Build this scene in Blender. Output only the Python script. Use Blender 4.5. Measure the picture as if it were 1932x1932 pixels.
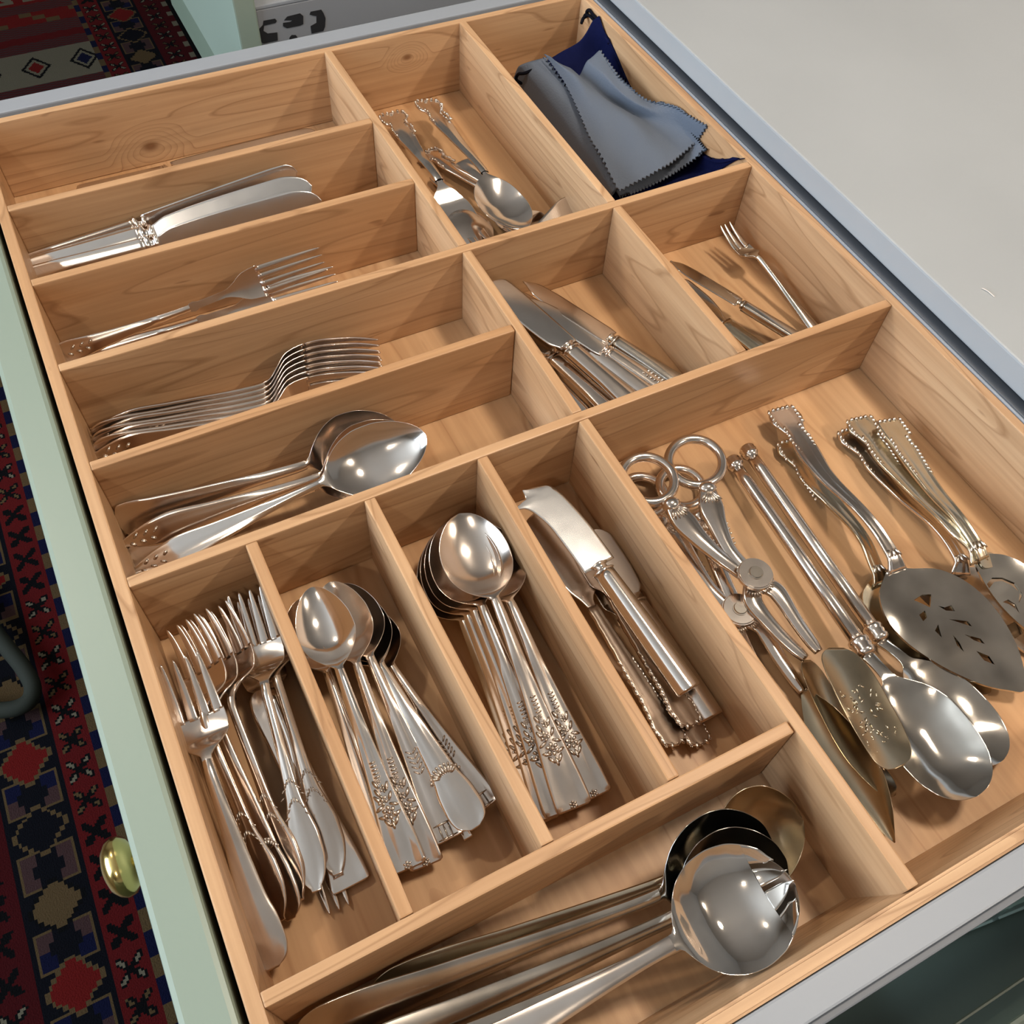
import bpy, bmesh, math, random
import numpy as np
from mathutils import Matrix, Vector

random.seed(7)
rng = np.random.default_rng(11)
for o in list(bpy.data.objects):
    bpy.data.objects.remove(o, do_unlink=True)
S = bpy.context.scene
C = S.collection

# ------------------------------------------------------------------ camera
# world: x from the drawer front to the counter, y along the drawer front, z up; z = 0 is the top of the wooden dividers
FPX = 1755.5748
CR = np.array([[0.8906371375552388, -0.4519868335460958, 0.04973320327894126],
               [-0.3499367318030612, -0.7511399875753826, -0.5597615588804274],
               [0.2903614522322188, 0.48114095789719213, -0.8271599637865514]])
CC = np.array([0.050713945310595906, 0.00713206406164451, 0.433304444122172])
cam_d = bpy.data.cameras.new('camera')
cam_d.sensor_width = 36.0
cam_d.lens = 36.0 * FPX / 1932.0
cam_d.clip_start = 0.01
cam = bpy.data.objects.new('camera', cam_d)
C.objects.link(cam)
_r = Matrix(((CR[0][0], -CR[1][0], -CR[2][0]), (CR[0][1], -CR[1][1], -CR[2][1]), (CR[0][2], -CR[1][2], -CR[2][2])))
cam.matrix_world = Matrix.Translation(Vector(CC)) @ _r.to_4x4()
S.camera = cam

# ------------------------------------------------------------------ light and exposure
S.view_settings.view_transform = 'Standard'
S.view_settings.look = 'None'
S.view_settings.exposure = -0.04
S.view_settings.gamma = 1.0
S.view_settings.use_curve_mapping = False
S.cycles.max_bounces = 7
S.cycles.diffuse_bounces = 3
S.cycles.glossy_bounces = 4
S.cycles.transmission_bounces = 2
S.cycles.caustics_reflective = False
S.cycles.caustics_refractive = False
S.cycles.use_adaptive_sampling = True
S.cycles.adaptive_threshold = 0.04
world = bpy.data.worlds.new('world')
S.world = world
world.use_nodes = True
world.node_tree.nodes['Background'].inputs[0].default_value = (0.75, 0.85, 1.0, 1)
world.node_tree.nodes['Background'].inputs[1].default_value = 0.6


def area_light(name, loc, target, sx, sy, power, col):
    d = bpy.data.lights.new(name, 'AREA')
    d.shape = 'RECTANGLE'
    d.size, d.size_y = sx, sy
    d.energy = power
    d.color = col
    o = bpy.data.objects.new(name, d)
    C.objects.link(o)
    o.location = loc
    o.rotation_euler = (Vector(target) - Vector(loc)).to_track_quat('-Z', 'Y').to_euler()
    return o


# daylight coming in at the window openings of the room
area_light('window_daylight', (-2.20, 0.6, 0.85), (0.5, 0.4, -0.1), 1.9, 1.3, 96, (0.72, 0.86, 1.0))
LAMPS = [  # x, y, power, radius
    (1.75, -0.95, 34, 0.09),
    (-0.55, 1.45, 14, 0.08),
    (0.80, 0.27, 20, 0.15),  # added wide lamp that brightens the compartment floors
    (-0.75, -0.95, 8, 0.06),  # added weak lamp, out of view
]
LAMP_COL = (1.0, 0.86, 0.70)
CEIL = 1.60
ZF = -0.85          # kitchen floor
HF = -0.0629        # floor of the organiser compartments


# ------------------------------------------------------------------ pixel to place helpers
def at(px, py, z):
    q = CR.T @ np.array([(px - 966) / FPX, (py - 966) / FPX, 1.0])
    return CC + q * ((z - CC[2]) / q[2])


def atv(px, py, y):
    q = CR.T @ np.array([(px - 966) / FPX, (py - 966) / FPX, 1.0])
    return CC + q * ((y - CC[1]) / q[1])


# ------------------------------------------------------------------ materials
def new_mat(name):
    m = bpy.data.materials.new(name)
    m.use_nodes = True
    nt = m.node_tree
    b = nt.nodes['Principled BSDF']
    return m, nt, b


def simple(name, col, rough=0.5, metal=0.0, bump=0.0, bscale=300, spec=0.5, var=0.0, vscale=6):
    m, nt, b = new_mat(name)
    b.inputs['Base Color'].default_value = (*col, 1)
    b.inputs['Roughness'].default_value = rough
    b.inputs['Metallic'].default_value = metal
    b.inputs['Specular IOR Level'].default_value = spec
    N = nt.nodes.new
    tc = N('ShaderNodeTexCoord')
    if bump:
        n = N('ShaderNodeTexNoise'); n.inputs['Scale'].default_value = bscale
        bp = N('ShaderNodeBump'); bp.inputs['Strength'].default_value = bump; bp.inputs['Distance'].default_value = 0.001
        nt.links.new(tc.outputs['Object'], n.inputs['Vector'])
        nt.links.new(n.outputs[0], bp.inputs['Height'])
        nt.links.new(bp.outputs[0], b.inputs['Normal'])
    if var:
        n = N('ShaderNodeTexNoise'); n.inputs['Scale'].default_value = vscale; n.inputs['Detail'].default_value = 5
        r = N('ShaderNodeValToRGB')
        r.color_ramp.elements[0].position = 0.3; r.color_ramp.elements[1].position = 0.7
        r.color_ramp.elements[0].color = (*[c * (1 - var) for c in col], 1)
        r.color_ramp.elements[1].color = (*[min(1, c * (1 + var)) for c in col], 1)
        nt.links.new(tc.outputs['Object'], n.inputs['Vector'])
        nt.links.new(n.outputs[0], r.inputs[0])
        nt.links.new(r.outputs[0], b.inputs['Base Color'])
    return m


def wood(name, base, dark, scale=1.0, rough=0.42, knots=()):
    """maple: long streaks along local x, thin darker contour lines and a few flecks"""
    m, nt, b = new_mat(name)
    N, Lk = nt.nodes.new, nt.links.new
    tc = N('ShaderNodeTexCoord')
    oi = N('ShaderNodeObjectInfo')
    mul = N('ShaderNodeMath'); mul.operation = 'MULTIPLY'; mul.inputs[1].default_value = 37.0
    Lk(oi.outputs['Random'], mul.inputs[0])
    add = N('ShaderNodeVectorMath'); add.operation = 'ADD'
    Lk(tc.outputs['Object'], add.inputs[0]); Lk(mul.outputs[0], add.inputs[1])
    # contour lines
    mp = N('ShaderNodeMapping'); mp.inputs['Scale'].default_value = (2.2 * scale, 20 * scale, 20 * scale)
    Lk(add.outputs[0], mp.inputs[0])
    n1 = N('ShaderNodeTexNoise'); n1.inputs['Scale'].default_value = 1.0; n1.inputs['Detail'].default_value = 2.0
    n1.inputs['Roughness'].default_value = 0.4
    Lk(mp.outputs[0], n1.inputs['Vector'])
    m1 = N('ShaderNodeMath'); m1.operation = 'MULTIPLY'; m1.inputs[1].default_value = 11.0
    fr = N('ShaderNodeMath'); fr.operation = 'FRACT'
    field = n1.outputs[0]
    dots = []
    for kx, kz, kr in knots:            # growth rings bulge around a knot
        d = N('ShaderNodeVectorMath'); d.operation = 'SUBTRACT'; d.inputs[1].default_value = (kx, 0, kz)
        Lk(tc.outputs['Object'], d.inputs[0])
        sc = N('ShaderNodeVectorMath'); sc.operation = 'MULTIPLY'; sc.inputs[1].default_value = (1 / (kr * 1.6), 0, 1 / kr)
        Lk(d.outputs[0], sc.inputs[0])
        ln = N('ShaderNodeVectorMath'); ln.operation = 'LENGTH'; Lk(sc.outputs[0], ln.inputs[0])
        mr_ = N('ShaderNodeMapRange'); mr_.interpolation_type = 'SMOOTHSTEP'
        mr_.inputs['From Min'].default_value = 0.0; mr_.inputs['From Max'].default_value = 3.0
        mr_.inputs['To Min'].default_value = 0.55; mr_.inputs['To Max'].default_value = 0.0
        Lk(ln.outputs['Value'], mr_.inputs['Value'])
        ad = N('ShaderNodeMath'); ad.operation = 'ADD'; Lk(field, ad.inputs[0]); Lk(mr_.outputs[0], ad.inputs[1]); field = ad.outputs[0]
        dt = N('ShaderNodeMapRange'); dt.interpolation_type = 'SMOOTHSTEP'
        dt.inputs['From Min'].default_value = 0.15; dt.inputs['From Max'].default_value = 0.75
        dt.inputs['To Min'].default_value = 0.8; dt.inputs['To Max'].default_value = 0.0
        Lk(ln.outputs['Value'], dt.inputs['Value']); dots.append(dt.outputs[0])
    Lk(field, m1.inputs[0]); Lk(m1.outputs[0], fr.inputs[0])
    r1 = N('ShaderNodeValToRGB')
    e = r1.color_ramp.elements
    e[0].position = 0.0; e[0].color = (0.25, 0.25, 0.25, 1)
    e[1].position = 1.0; e[1].color = (0, 0, 0, 1)
    k = e.new(0.07); k.color = (1, 1, 1, 1)
    k = e.new(0.13); k.color = (0.30, 0.30, 0.30, 1)
    k = e.new(0.55); k.color = (0.05, 0.05, 0.05, 1)
    Lk(fr.outputs[0], r1.inputs[0])
    # fine fibres
    mp2 = N('ShaderNodeMapping'); mp2.inputs['Scale'].default_value = (10 * scale, 320 * scale, 320 * scale)
    Lk(add.outputs[0], mp2.inputs[0])
    n2 = N('ShaderNodeTexNoise'); n2.inputs['Scale'].default_value = 1.0; n2.inputs['Detail'].default_value = 4
    Lk(mp2.outputs[0], n2.inputs['Vector'])
    # soft bands of tone
    mp3 = N('ShaderNodeMapping'); mp3.inputs['Scale'].default_value = (1.6 * scale, 16 * scale, 16 * scale)
    mp3.inputs['Location'].default_value = (4.2, 1.3, 7.7)
    Lk(add.outputs[0], mp3.inputs[0])
    n3 = N('ShaderNodeTexNoise'); n3.inputs['Scale'].default_value = 1.0; n3.inputs['Detail'].default_value = 3
    Lk(mp3.outputs[0], n3.inputs['Vector'])
    # flecks
    mp4 = N('ShaderNodeMapping'); mp4.inputs['Scale'].default_value = (28 * scale, 150 * scale, 150 * scale)
    Lk(add.outputs[0], mp4.inputs[0])
    n4 = N('ShaderNodeTexNoise'); n4.inputs['Scale'].default_value = 1.0; n4.inputs['Detail'].default_value = 1
    Lk(mp4.outputs[0], n4.inputs['Vector'])
    r4 = N('ShaderNodeValToRGB'); r4.color_ramp.elements[0].position = 0.74; r4.color_ramp.elements[1].position = 0.80
    Lk(n4.outputs[0], r4.inputs[0])
    mixb = N('ShaderNodeMix'); mixb.data_type = 'RGBA'
    mixb.inputs[6].default_value = (*base, 1)
    mixb.inputs[7].default_value = (base[0] * 0.80, base[1] * 0.70, base[2] * 0.60, 1)
    r3 = N('ShaderNodeValToRGB'); r3.color_ramp.elements[0].position = 0.38; r3.color_ramp.elements[1].position = 0.66
    Lk(n3.outputs[0], r3.inputs[0]); Lk(r3.outputs[0], mixb.inputs[0])
    mixl = N('ShaderNodeMix'); mixl.data_type = 'RGBA'
    mixl.inputs[7].default_value = (*dark, 1)
    ml = N('ShaderNodeMath'); ml.operation = 'MULTIPLY'; ml.inputs[1].default_value = 0.68
    Lk(r1.outputs[0], ml.inputs[0]); Lk(ml.outputs[0], mixl.inputs[0]); Lk(mixb.outputs[2], mixl.inputs[6])
    mixf = N('ShaderNodeMix'); mixf.data_type = 'RGBA'; mixf.blend_type = 'MULTIPLY'
    r2 = N('ShaderNodeValToRGB'); r2.color_ramp.elements[0].position = 0.3; r2.color_ramp.elements[1].position = 0.7
    r2.color_ramp.elements[0].color = (0.80, 0.76, 0.72, 1); r2.color_ramp.elements[1].color = (1, 1, 1, 1)
    Lk(n2.outputs[0], r2.inputs[0]); mixf.inputs[0].default_value = 0.8
    Lk(mixl.outputs[2], mixf.inputs[6]); Lk(r2.outputs[0], mixf.inputs[7])
    mixk = N('ShaderNodeMix'); mixk.data_type = 'RGBA'; mixk.inputs[7].default_value = (dark[0] * .6, dark[1] * .5, dark[2] * .45, 1)
    mk = N('ShaderNodeMath'); mk.operation = 'MULTIPLY'; mk.inputs[1].default_value = 0.6
    Lk(r4.outputs[0], mk.inputs[0]); Lk(mk.outputs[0], mixk.inputs[0]); Lk(mixf.outputs[2], mixk.inputs[6])
    last = mixk.outputs[2]
    for dsock in dots:
        mxk = N('ShaderNodeMix'); mxk.data_type = 'RGBA'; mxk.inputs[7].default_value = (dark[0] * .55, dark[1] * .4, dark[2] * .3, 1)
        Lk(dsock, mxk.inputs[0]); Lk(last, mxk.inputs[6]); last = mxk.outputs[2]
    Lk(last, b.inputs['Base Color'])
    b.inputs['Roughness'].default_value = rough
    b.inputs['Specular IOR Level'].default_value = 0.35
    return m


def silver(name, col, tarnish, amount, rough=0.17, scale=40, macro=0.0):
    """silver plate: base tone, blotches of tarnish, fine wear"""
    m, nt, b = new_mat(name)
    N, Lk = nt.nodes.new, nt.links.new
    tc = N('ShaderNodeTexCoord'); oi = N('ShaderNodeObjectInfo')
    mul = N('ShaderNodeMath'); mul.operation = 'MULTIPLY'; mul.inputs[1].default_value = 91.0
    Lk(oi.outputs['Random'], mul.inputs[0])
    add = N('ShaderNodeVectorMath'); add.operation = 'ADD'
    Lk(tc.outputs['Object'], add.inputs[0]); Lk(mul.outputs[0], add.inputs[1])
    n = N('ShaderNodeTexNoise'); n.inputs['Scale'].default_value = scale; n.inputs['Detail'].default_value = 3
    n.inputs['Roughness'].default_value = 0.5
    Lk(add.outputs[0], n.inputs['Vector'])
    r = N('ShaderNodeValToRGB'); r.color_ramp.elements[0].position = 0.38; r.color_ramp.elements[1].position = 0.82
    Lk(n.outputs[0], r.inputs[0])
    ma = N('ShaderNodeMath'); ma.operation = 'MULTIPLY'; ma.inputs[1].default_value = amount
    Lk(r.outputs[0], ma.inputs[0])
    mx = N('ShaderNodeMix'); mx.data_type = 'RGBA'
    mx.inputs[6].default_value = (*col, 1); mx.inputs[7].default_value = (*tarnish, 1)
    Lk(ma.outputs[0], mx.inputs[0]); Lk(mx.outputs[2], b.inputs['Base Color'])
    b.inputs['Metallic'].default_value = 1.0
    n2 = N('ShaderNodeTexNoise'); n2.inputs['Scale'].default_value = 110; n2.inputs['Detail'].default_value = 2
    Lk(add.outputs[0], n2.inputs['Vector'])
    mr = N('ShaderNodeMapRange'); mr.inputs['To Min'].default_value = rough * 0.85; mr.inputs['To Max'].default_value = rough * 1.2
    Lk(n2.outputs[0], mr.inputs['Value']); Lk(mr.outputs[0], b.inputs['Roughness'])
    if macro:                           # slow hand-hammered unevenness
        n3 = N('ShaderNodeTexNoise'); n3.inputs['Scale'].default_value = 26; n3.inputs['Detail'].default_value = 1
        Lk(add.outputs[0], n3.inputs['Vector'])
        b3 = N('ShaderNodeBump'); b3.inputs['Strength'].default_value = macro; b3.inputs['Distance'].default_value = 0.012
        Lk(n3.outputs[0], b3.inputs['Height']); Lk(b3.outputs[0], b.inputs['Normal'])
    return m


M = dict(
    wood=wood('maple_board', (0.615, 0.392, 0.222), (0.32, 0.168, 0.078)),
    woodk=wood('maple_board_with_knots', (0.615, 0.392, 0.222), (0.32, 0.168, 0.078), knots=[(*[float(v) for v in atv(768, 108, .7362)[[0, 2]]], .0055), (*[float(v) for v in atv(284, 276, .7362)[[0, 2]]], .0085)]),
    ply=wood('maple_plywood', (0.67, 0.425, 0.235), (0.47, 0.255, 0.12), scale=0.55),
    green=simple('sage_green_paint', (0.24, 0.30, 0.25), 0.38),
    greend=simple('deep_sage_paint', (0.20, 0.26, 0.20), 0.4),
    rail=simple('grey_coated_steel', (0.27, 0.29, 0.32), 0.42),
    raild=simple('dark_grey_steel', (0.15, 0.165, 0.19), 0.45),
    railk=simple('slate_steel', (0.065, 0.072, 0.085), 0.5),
    rail_shaded=simple('shaded_grey_steel', (0.24, 0.25, 0.27), 0.45),  # same steel, darkened for the shade on the upright side face
    gap=simple('black_shadow_gap', (0.012, 0.012, 0.012), 0.9),
    counter=simple('pale_grey_quartz', (0.365, 0.38, 0.39), 0.32, var=0.05, vscale=5),
    brass=simple('polished_brass', (0.72, 0.55, 0.20), 0.16, 1.0, bump=0.15, bscale=120),
    black=simple('black_slot', (0.008, 0.008, 0.01), 0.7),
    chairleg=simple('dark_green_tube', (0.018, 0.021, 0.016), 0.8, spec=0.2),
    floor=simple('dark_floorboards', (0.10, 0.07, 0.045), 0.5, var=0.2),
    white=simple('white_plaster', (0.68, 0.62, 0.56), 0.8),
    wall=simple('pale_wall_paint', (0.36, 0.33, 0.30), 0.8),
    cloth=simple('grey_polishing_cloth', (0.115, 0.135, 0.172), 0.95, bump=0.35, bscale=700, spec=0.1),
    navy=simple('navy_velvet', (0.003, 0.005, 0.034), 0.9, bump=0.3, bscale=500, spec=0.1),
    cord=simple('black_cord', (0.004, 0.004, 0.008), 0.9, spec=0.1),
    sil=silver('worn_silver', (0.80, 0.725, 0.66), (0.46, 0.375, 0.305), 0.45, 0.17),
    bright=silver('bright_silver', (0.91, 0.86, 0.81), (0.64, 0.56, 0.49), 0.3, 0.12),
    satin=silver('satin_silver', (0.77, 0.685, 0.615), (0.49, 0.40, 0.325), 0.35, 0.19),
    tarn=silver('tarnished_silver', (0.66, 0.61, 0.545), (0.20, 0.16, 0.115), 0.75, 0.19, 28),
    gold=silver('yellowed_silver', (0.70, 0.63, 0.50), (0.38, 0.31, 0.20), 0.6, 0.20, 30),
    dark=silver('blackened_silver', (0.58, 0.55, 0.50), (0.20, 0.17, 0.13), 0.7, 0.14, 24),
    wood_tint=silver('wood_tinted_silver', (0.46, 0.39, 0.28), (0.24, 0.18, 0.11), 0.6, 0.22, 34),  # silver with the brown of reflected wood put into its colour
    brown=silver('dull_brown_silver', (0.52, 0.43, 0.35), (0.28, 0.21, 0.16), 0.5, 0.30, 60),
    plate=silver('mottled_plate', (0.72, 0.68, 0.62), (0.26, 0.23, 0.19), 0.75, 0.09, 26, macro=0.35),
    mirror=silver('polished_plate', (0.82, 0.78, 0.73), (0.42, 0.35, 0.29), 0.5, 0.07, 45),
    steel=silver('knife_steel', (0.80, 0.80, 0.80), (0.60, 0.57, 0.53), 0.25, 0.22),
    orn=silver('ornament_silver', (0.80, 0.74, 0.67), (0.20, 0.155, 0.115), 0.75, 0.25, 420),
)


# ------------------------------------------------------------------ object helpers
def link(name, me, mat, parent=None, loc=None, mat_w=None):
    o = bpy.data.objects.new(name, me)
    C.objects.link(o)
    if mat is not None and len(me.materials) == 0:
        me.materials.append(mat)
    if parent is not None:
        o.parent = parent
    if loc is not None:
        o.location = loc
    if mat_w is not None:
        o.matrix_world = mat_w
    return o


def mesh(name, verts, faces, smooth=True):
    me = bpy.data.meshes.new(name)
    me.from_pydata([tuple(map(float, v)) for v in verts], [], faces)
    me.update()
    if smooth:
        me.polygons.foreach_set('use_smooth', [True] * len(me.polygons))
    return me


def bm_mesh(name, bm, smooth=False):
    bmesh.ops.recalc_face_normals(bm, faces=bm.faces[:])
    me = bpy.data.meshes.new(name)
    bm.to_mesh(me)
    bm.free()
    if smooth:
        me.polygons.foreach_set('use_smooth', [True] * len(me.polygons))
    return me


def tag(o, label, cat, group=None):
    o['label'] = label
    o['category'] = cat
    if group:
        o['group'] = group
    return o


def struct(o):
    o['kind'] = 'structure'
    return o


def empty(name, loc=(0, 0, 0), matw=None):
    o = bpy.data.objects.new(name, None)
    o.empty_display_size = 0.02
    C.objects.link(o)
    o.location = loc
    if matw is not None:
        o.matrix_world = matw
    return o


def box_me(name, a, b, bev=0.0, seg=2):
    """box between corners a and b in local space, bevelled edges"""
    bm = bmesh.new()
    bmesh.ops.create_cube(bm, size=1.0)
    for v in bm.verts:
        for i in range(3):
            v.co[i] = (a[i] + b[i]) / 2 + v.co[i] * (b[i] - a[i])
    if bev:
        bmesh.ops.bevel(bm, geom=bm.edges[:], offset=bev, segments=seg, affect='EDGES', profile=0.6)
    return bm_mesh(name, bm)


def box(name, a, b, mat, parent=None, bev=0.0, origin=None):
    """box in world corners; the object's origin sits at the box's base centre (or the given origin)"""
    a, b = np.minimum(a, b), np.maximum(a, b)
    og = np.array(origin if origin is not None else ((a[0] + b[0]) / 2, (a[1] + b[1]) / 2, a[2]))
    me = box_me(name, a - og, b - og, bev)
    o = link(name, me, mat, parent)
    p = np.array(parent.location) if parent is not None else np.zeros(3)
    o.location = og - p
    return o


# ------------------------------------------------------------------ the room
W0, W1, V0, V1 = -2.35, 2.9, -2.1, 3.3
struct(box('floor', (W0, V0, ZF - 0.05), (W1, V1, ZF), M['floor']))
struct(box('ceiling', (W0, V0, CEIL), (W1, V1, CEIL + 0.05), M['white']))
struct(box('wall_right', (W1, V0, ZF), (W1 + 0.05, V1, CEIL), M['wall']))
struct(box('wall_back', (W0, V1, ZF), (W1, V1 + 0.05, CEIL), M['wall']))
struct(box('wall_front', (W0, V0 - 0.05, ZF), (W1, V0, CEIL), M['wall']))
wl = empty('wall_left', (W0, 0.6, ZF))
struct(wl)
for nm, a, b in (('wall_panel', (W0 - 0.05, V0, ZF), (W0, V1, 0.15)), ('wall_panel', (W0 - 0.05, V0, 1.55), (W0, V1, CEIL)),
                 ('wall_panel', (W0 - 0.05, V0, 0.15), (W0, -0.45, 1.55)), ('wall_panel', (W0 - 0.05, 1.65, 0.15), (W0, V1, 1.55))):
    box(nm, a, b, M['wall'], wl)
win = struct(empty('window_1', (W0, 0.6, 0.15)))
for a, b in (((W0 - .04, -.45, .15), (W0, -.40, 1.55)), ((W0 - .04, 1.60, .15), (W0, 1.65, 1.55)), ((W0 - .04, -.40, .15), (W0, 1.60, .20)),
             ((W0 - .04, -.40, 1.50), (W0, 1.60, 1.55)), ((W0 - .04, .58, .20), (W0, .62, 1.50))):
    box('window_frame', a, b, M['white'], win)


def ceiling_lamp(x, y, power, rad, label):
    root = tag(empty('ceiling_lamp', (x, y, CEIL)), label, 'lamp', 'recessed and added lamps in the kitchen ceiling')
    bm = bmesh.new()
    bmesh.ops.create_cone(bm, cap_ends=True, segments=32, radius1=rad * 1.35, radius2=rad * 1.35, depth=0.012)
    link('lamp_ring', bm_mesh('lamp_ring', bm), M['white'], root, (0, 0, -0.006))
    em, nt, b = new_mat('lamp_glow')
    b.inputs['Emission Color'].default_value = (*LAMP_COL, 1)
    b.inputs['Emission Strength'].default_value = 30
    bm = bmesh.new()
    bmesh.ops.create_cone(bm, cap_ends=True, segments=32, radius1=rad, radius2=rad, depth=0.006)
    link('lamp_disc', bm_mesh('lamp_disc', bm), em, root, (0, 0, -0.0155))
    d = bpy.data.lights.new('lamp_light', 'AREA')
    d.shape = 'DISK'; d.size = rad * 2; d.energy = power; d.color = LAMP_COL
    lo = bpy.data.objects.new('lamp_light', d)
    C.objects.link(lo)
    lo.parent = root
    lo.location = (0, 0, -0.022)
    v = Vector((0.25 - x, 0.35 - y, -CEIL))
    lo.rotation_euler = v.to_track_quat('-Z', 'Y').to_euler()


for (x, y, p, rad), lb in zip(LAMPS, ('warm recessed ceiling lamp above the worktop by the near corner', 'warm recessed ceiling lamp above the runner rug',
                                      'wide warm ceiling lamp added above the pale worktop to brighten the compartments', 'weak warm ceiling lamp added near the window wall')):
    ceiling_lamp(x, y, p, rad, lb)

# ------------------------------------------------------------------ runner rug (woven pattern: one dye colour per knot cell)
RED, DRED, NAVY, BLK, TAN, CREAM, BLUE, MAUVE, RUST = [(0.30, 0.018, 0.020), (0.16, 0.010, 0.014), (0.008, 0.009, 0.018), (0.006, 0.006, 0.008),
    (0.30, 0.19, 0.085), (0.50, 0.44, 0.31), (0.012, 0.016, 0.085), (0.17, 0.085, 0.085), (0.42, 0.022, 0.020)]
DYE_SHADE = 0.175  # darkens all dyes evenly to stand for the shade down on the floor
STEP = 0.0032


def rug_col(x, y):
    a = abs(x)
    j = int(math.floor(y / STEP))
    if a > 0.408:
        return BLK
    if a > 0.395:
        return CREAM if (y % 0.05) < 0.022 else DRED
    if a > 0.335 or 0.207 < a < 0.250:      # red flower strips
        c = 0.365 if a > 0.335 else 0.2285
        k = math.floor(y / 0.046)
        dx, dy = a - c, (y % 0.046) - 0.023
        if math.hypot(dx, dy) < 0.0045:
            return BLK
        p1, p2 = (dx + dy) * 0.7071, (dx - dy) * 0.7071
        for la, lb in ((abs(p1), p2), (abs(p2), p1)):       # four leaf petals on the diagonals
            if ((la - 0.0145) / 0.0058) ** 2 + (lb / 0.0024) ** 2 < 1 and (k // 4) % 3 != 2:
                return CREAM if k % 2 else TAN
            if ((la - 0.0125) / 0.0100) ** 2 + (lb / 0.0052) ** 2 < 1:
                return BLK
        return RED if a < 0.3 else DRED
    if 0.250 <= a <= 0.335:                 # navy strip with stepped diamonds and key blocks
        dx = abs(a - 0.2925)
        dy = (y % 0.102) - 0.051
        n = int(math.floor(y / 0.102)) % 3
        q = lambda t: math.floor(abs(t) / 0.006) * 0.006
        s = q(dx) + q(dy)
        cols = (RUST, TAN, NAVY)
        if s <= 0.024:
            return cols[n]
        if s <= 0.0305:
            return TAN if n != 1 else BLK
        # key blocks between the diamonds
        ey = 0.051 - abs(dy)
        if 0.012 < dx < 0.036 and ey < 0.026:
            if (dx < 0.020 and ey > 0.008) or dx >= 0.020:
                edge = dx > 0.0315 or ey > 0.0215
                return (TAN if edge else (BLUE if n == 0 else MAUVE)) if dx < 0.036 else NAVY
        return NAVY
    if 0.194 < a <= 0.207:
        return BLUE if (y % 0.058) < 0.030 else TAN
    # field: cross stripes along the width
    p = y % 0.62
    if p < 0.05 or 0.11 < p < 0.15 or 0.27 < p < 0.31 or 0.37 < p < 0.41 or 0.55 < p < 0.59:
        return MAUVE if (int(x / 0.012) + j) % 3 else RED
    if 0.05 <= p <= 0.11:
        return RUST if (int(abs(x) / 0.03) + int((p - .05) / .02)) % 4 else TAN
    if 0.15 <= p <= 0.27:                   # red band with hooked cream figures
        xx, yy = (x % 0.062) - 0.031, p - 0.21
        if abs(yy) < 0.012 and abs(xx) < 0.028 or abs(xx + yy * 0.6) < 0.010 and abs(yy) < 0.045 or abs(abs(yy) - 0.04) < 0.007 and abs(xx + math.copysign(0.01, yy)) < 0.018:
            return CREAM if abs(x) < 0.13 else RUST
        return RUST
    if 0.41 <= p <= 0.55:                   # cream band with diamonds
        xx, yy = (x % 0.11) - 0.055, p - 0.48
        d = abs(xx) + abs(yy) * 0.7
        if d < 0.018:
            return BLUE if int(math.floor(x / 0.11)) % 2 else RUST
        if 0.026 < d < 0.034:
            return BLK
        return CREAM
    return RED


def build_rug():
    x0, x1, y0, y1 = -0.4205, 0.4205, 0.10, 2.90
    nx, ny = int((x1 - x0) / STEP), int((y1 - y0) / STEP)
    xs, ys = np.linspace(x0, x1, nx + 1), np.linspace(y0, y1, ny + 1)
    gx, gy = np.meshgrid(xs, ys)
    top = np.stack([gx.ravel(), gy.ravel() - 1.4, np.full(gx.size, 0.008)], 1)
    idx = np.arange((nx + 1) * (ny + 1)).reshape(ny + 1, nx + 1)
    f = np.stack([idx[:-1, :-1], idx[:-1, 1:], idx[1:, 1:], idx[1:, :-1]], -1).reshape(-1, 4)
    n0 = len(top)
    base = np.array([[x0, y0 - 1.4, 0], [x1, y0 - 1.4, 0], [x1, y1 - 1.4, 0], [x0, y1 - 1.4, 0]])
    c = [int(idx[0, 0]), int(idx[0, -1]), int(idx[-1, -1]), int(idx[-1, 0])]
    faces = f.tolist() + [[n0 + i, n0 + (i + 1) % 4, c[(i + 1) % 4], c[i]] for i in range(4)]
    me = mesh('runner_rug', np.vstack([top, base]), faces, smooth=False)
    cols = [(*[DYE_SHADE * v for v in rug_col((xs[i] + xs[i + 1]) / 2, (ys[k] + ys[k + 1]) / 2)], 1.0) for k in range(ny) for i in range(nx)] + [(0.02, 0.01, 0.01, 1)] * 4
    at_ = me.attributes.new('dye', 'FLOAT_COLOR', 'FACE')
    at_.data.foreach_set('color', np.array(cols, dtype=np.float32).ravel())
    m, nt, b = new_mat('woven_wool')
    n = nt.nodes.new('ShaderNodeAttribute'); n.attribute_name = 'dye'
    nt.links.new(n.outputs['Color'], b.inputs['Base Color'])
    b.inputs['Roughness'].default_value = 0.95
    b.inputs['Specular IOR Level'].default_value = 0.08
    tc = nt.nodes.new('ShaderNodeTexCoord'); nz = nt.nodes.new('ShaderNodeTexNoise'); nz.inputs['Scale'].default_value = 500
    bp = nt.nodes.new('ShaderNodeBump'); bp.inputs['Strength'].default_value = 0.5; bp.inputs['Distance'].default_value = 0.003
    nt.links.new(tc.outputs['Object'], nz.inputs['Vector']); nt.links.new(nz.outputs[0], bp.inputs['Height']); nt.links.new(bp.outputs[0], b.inputs['Normal'])
    tag(link('runner_rug', me, m, None, (0, 1.4, ZF)), 'red and navy patterned wool runner rug on the kitchen floor', 'rug')


build_rug()

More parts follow.
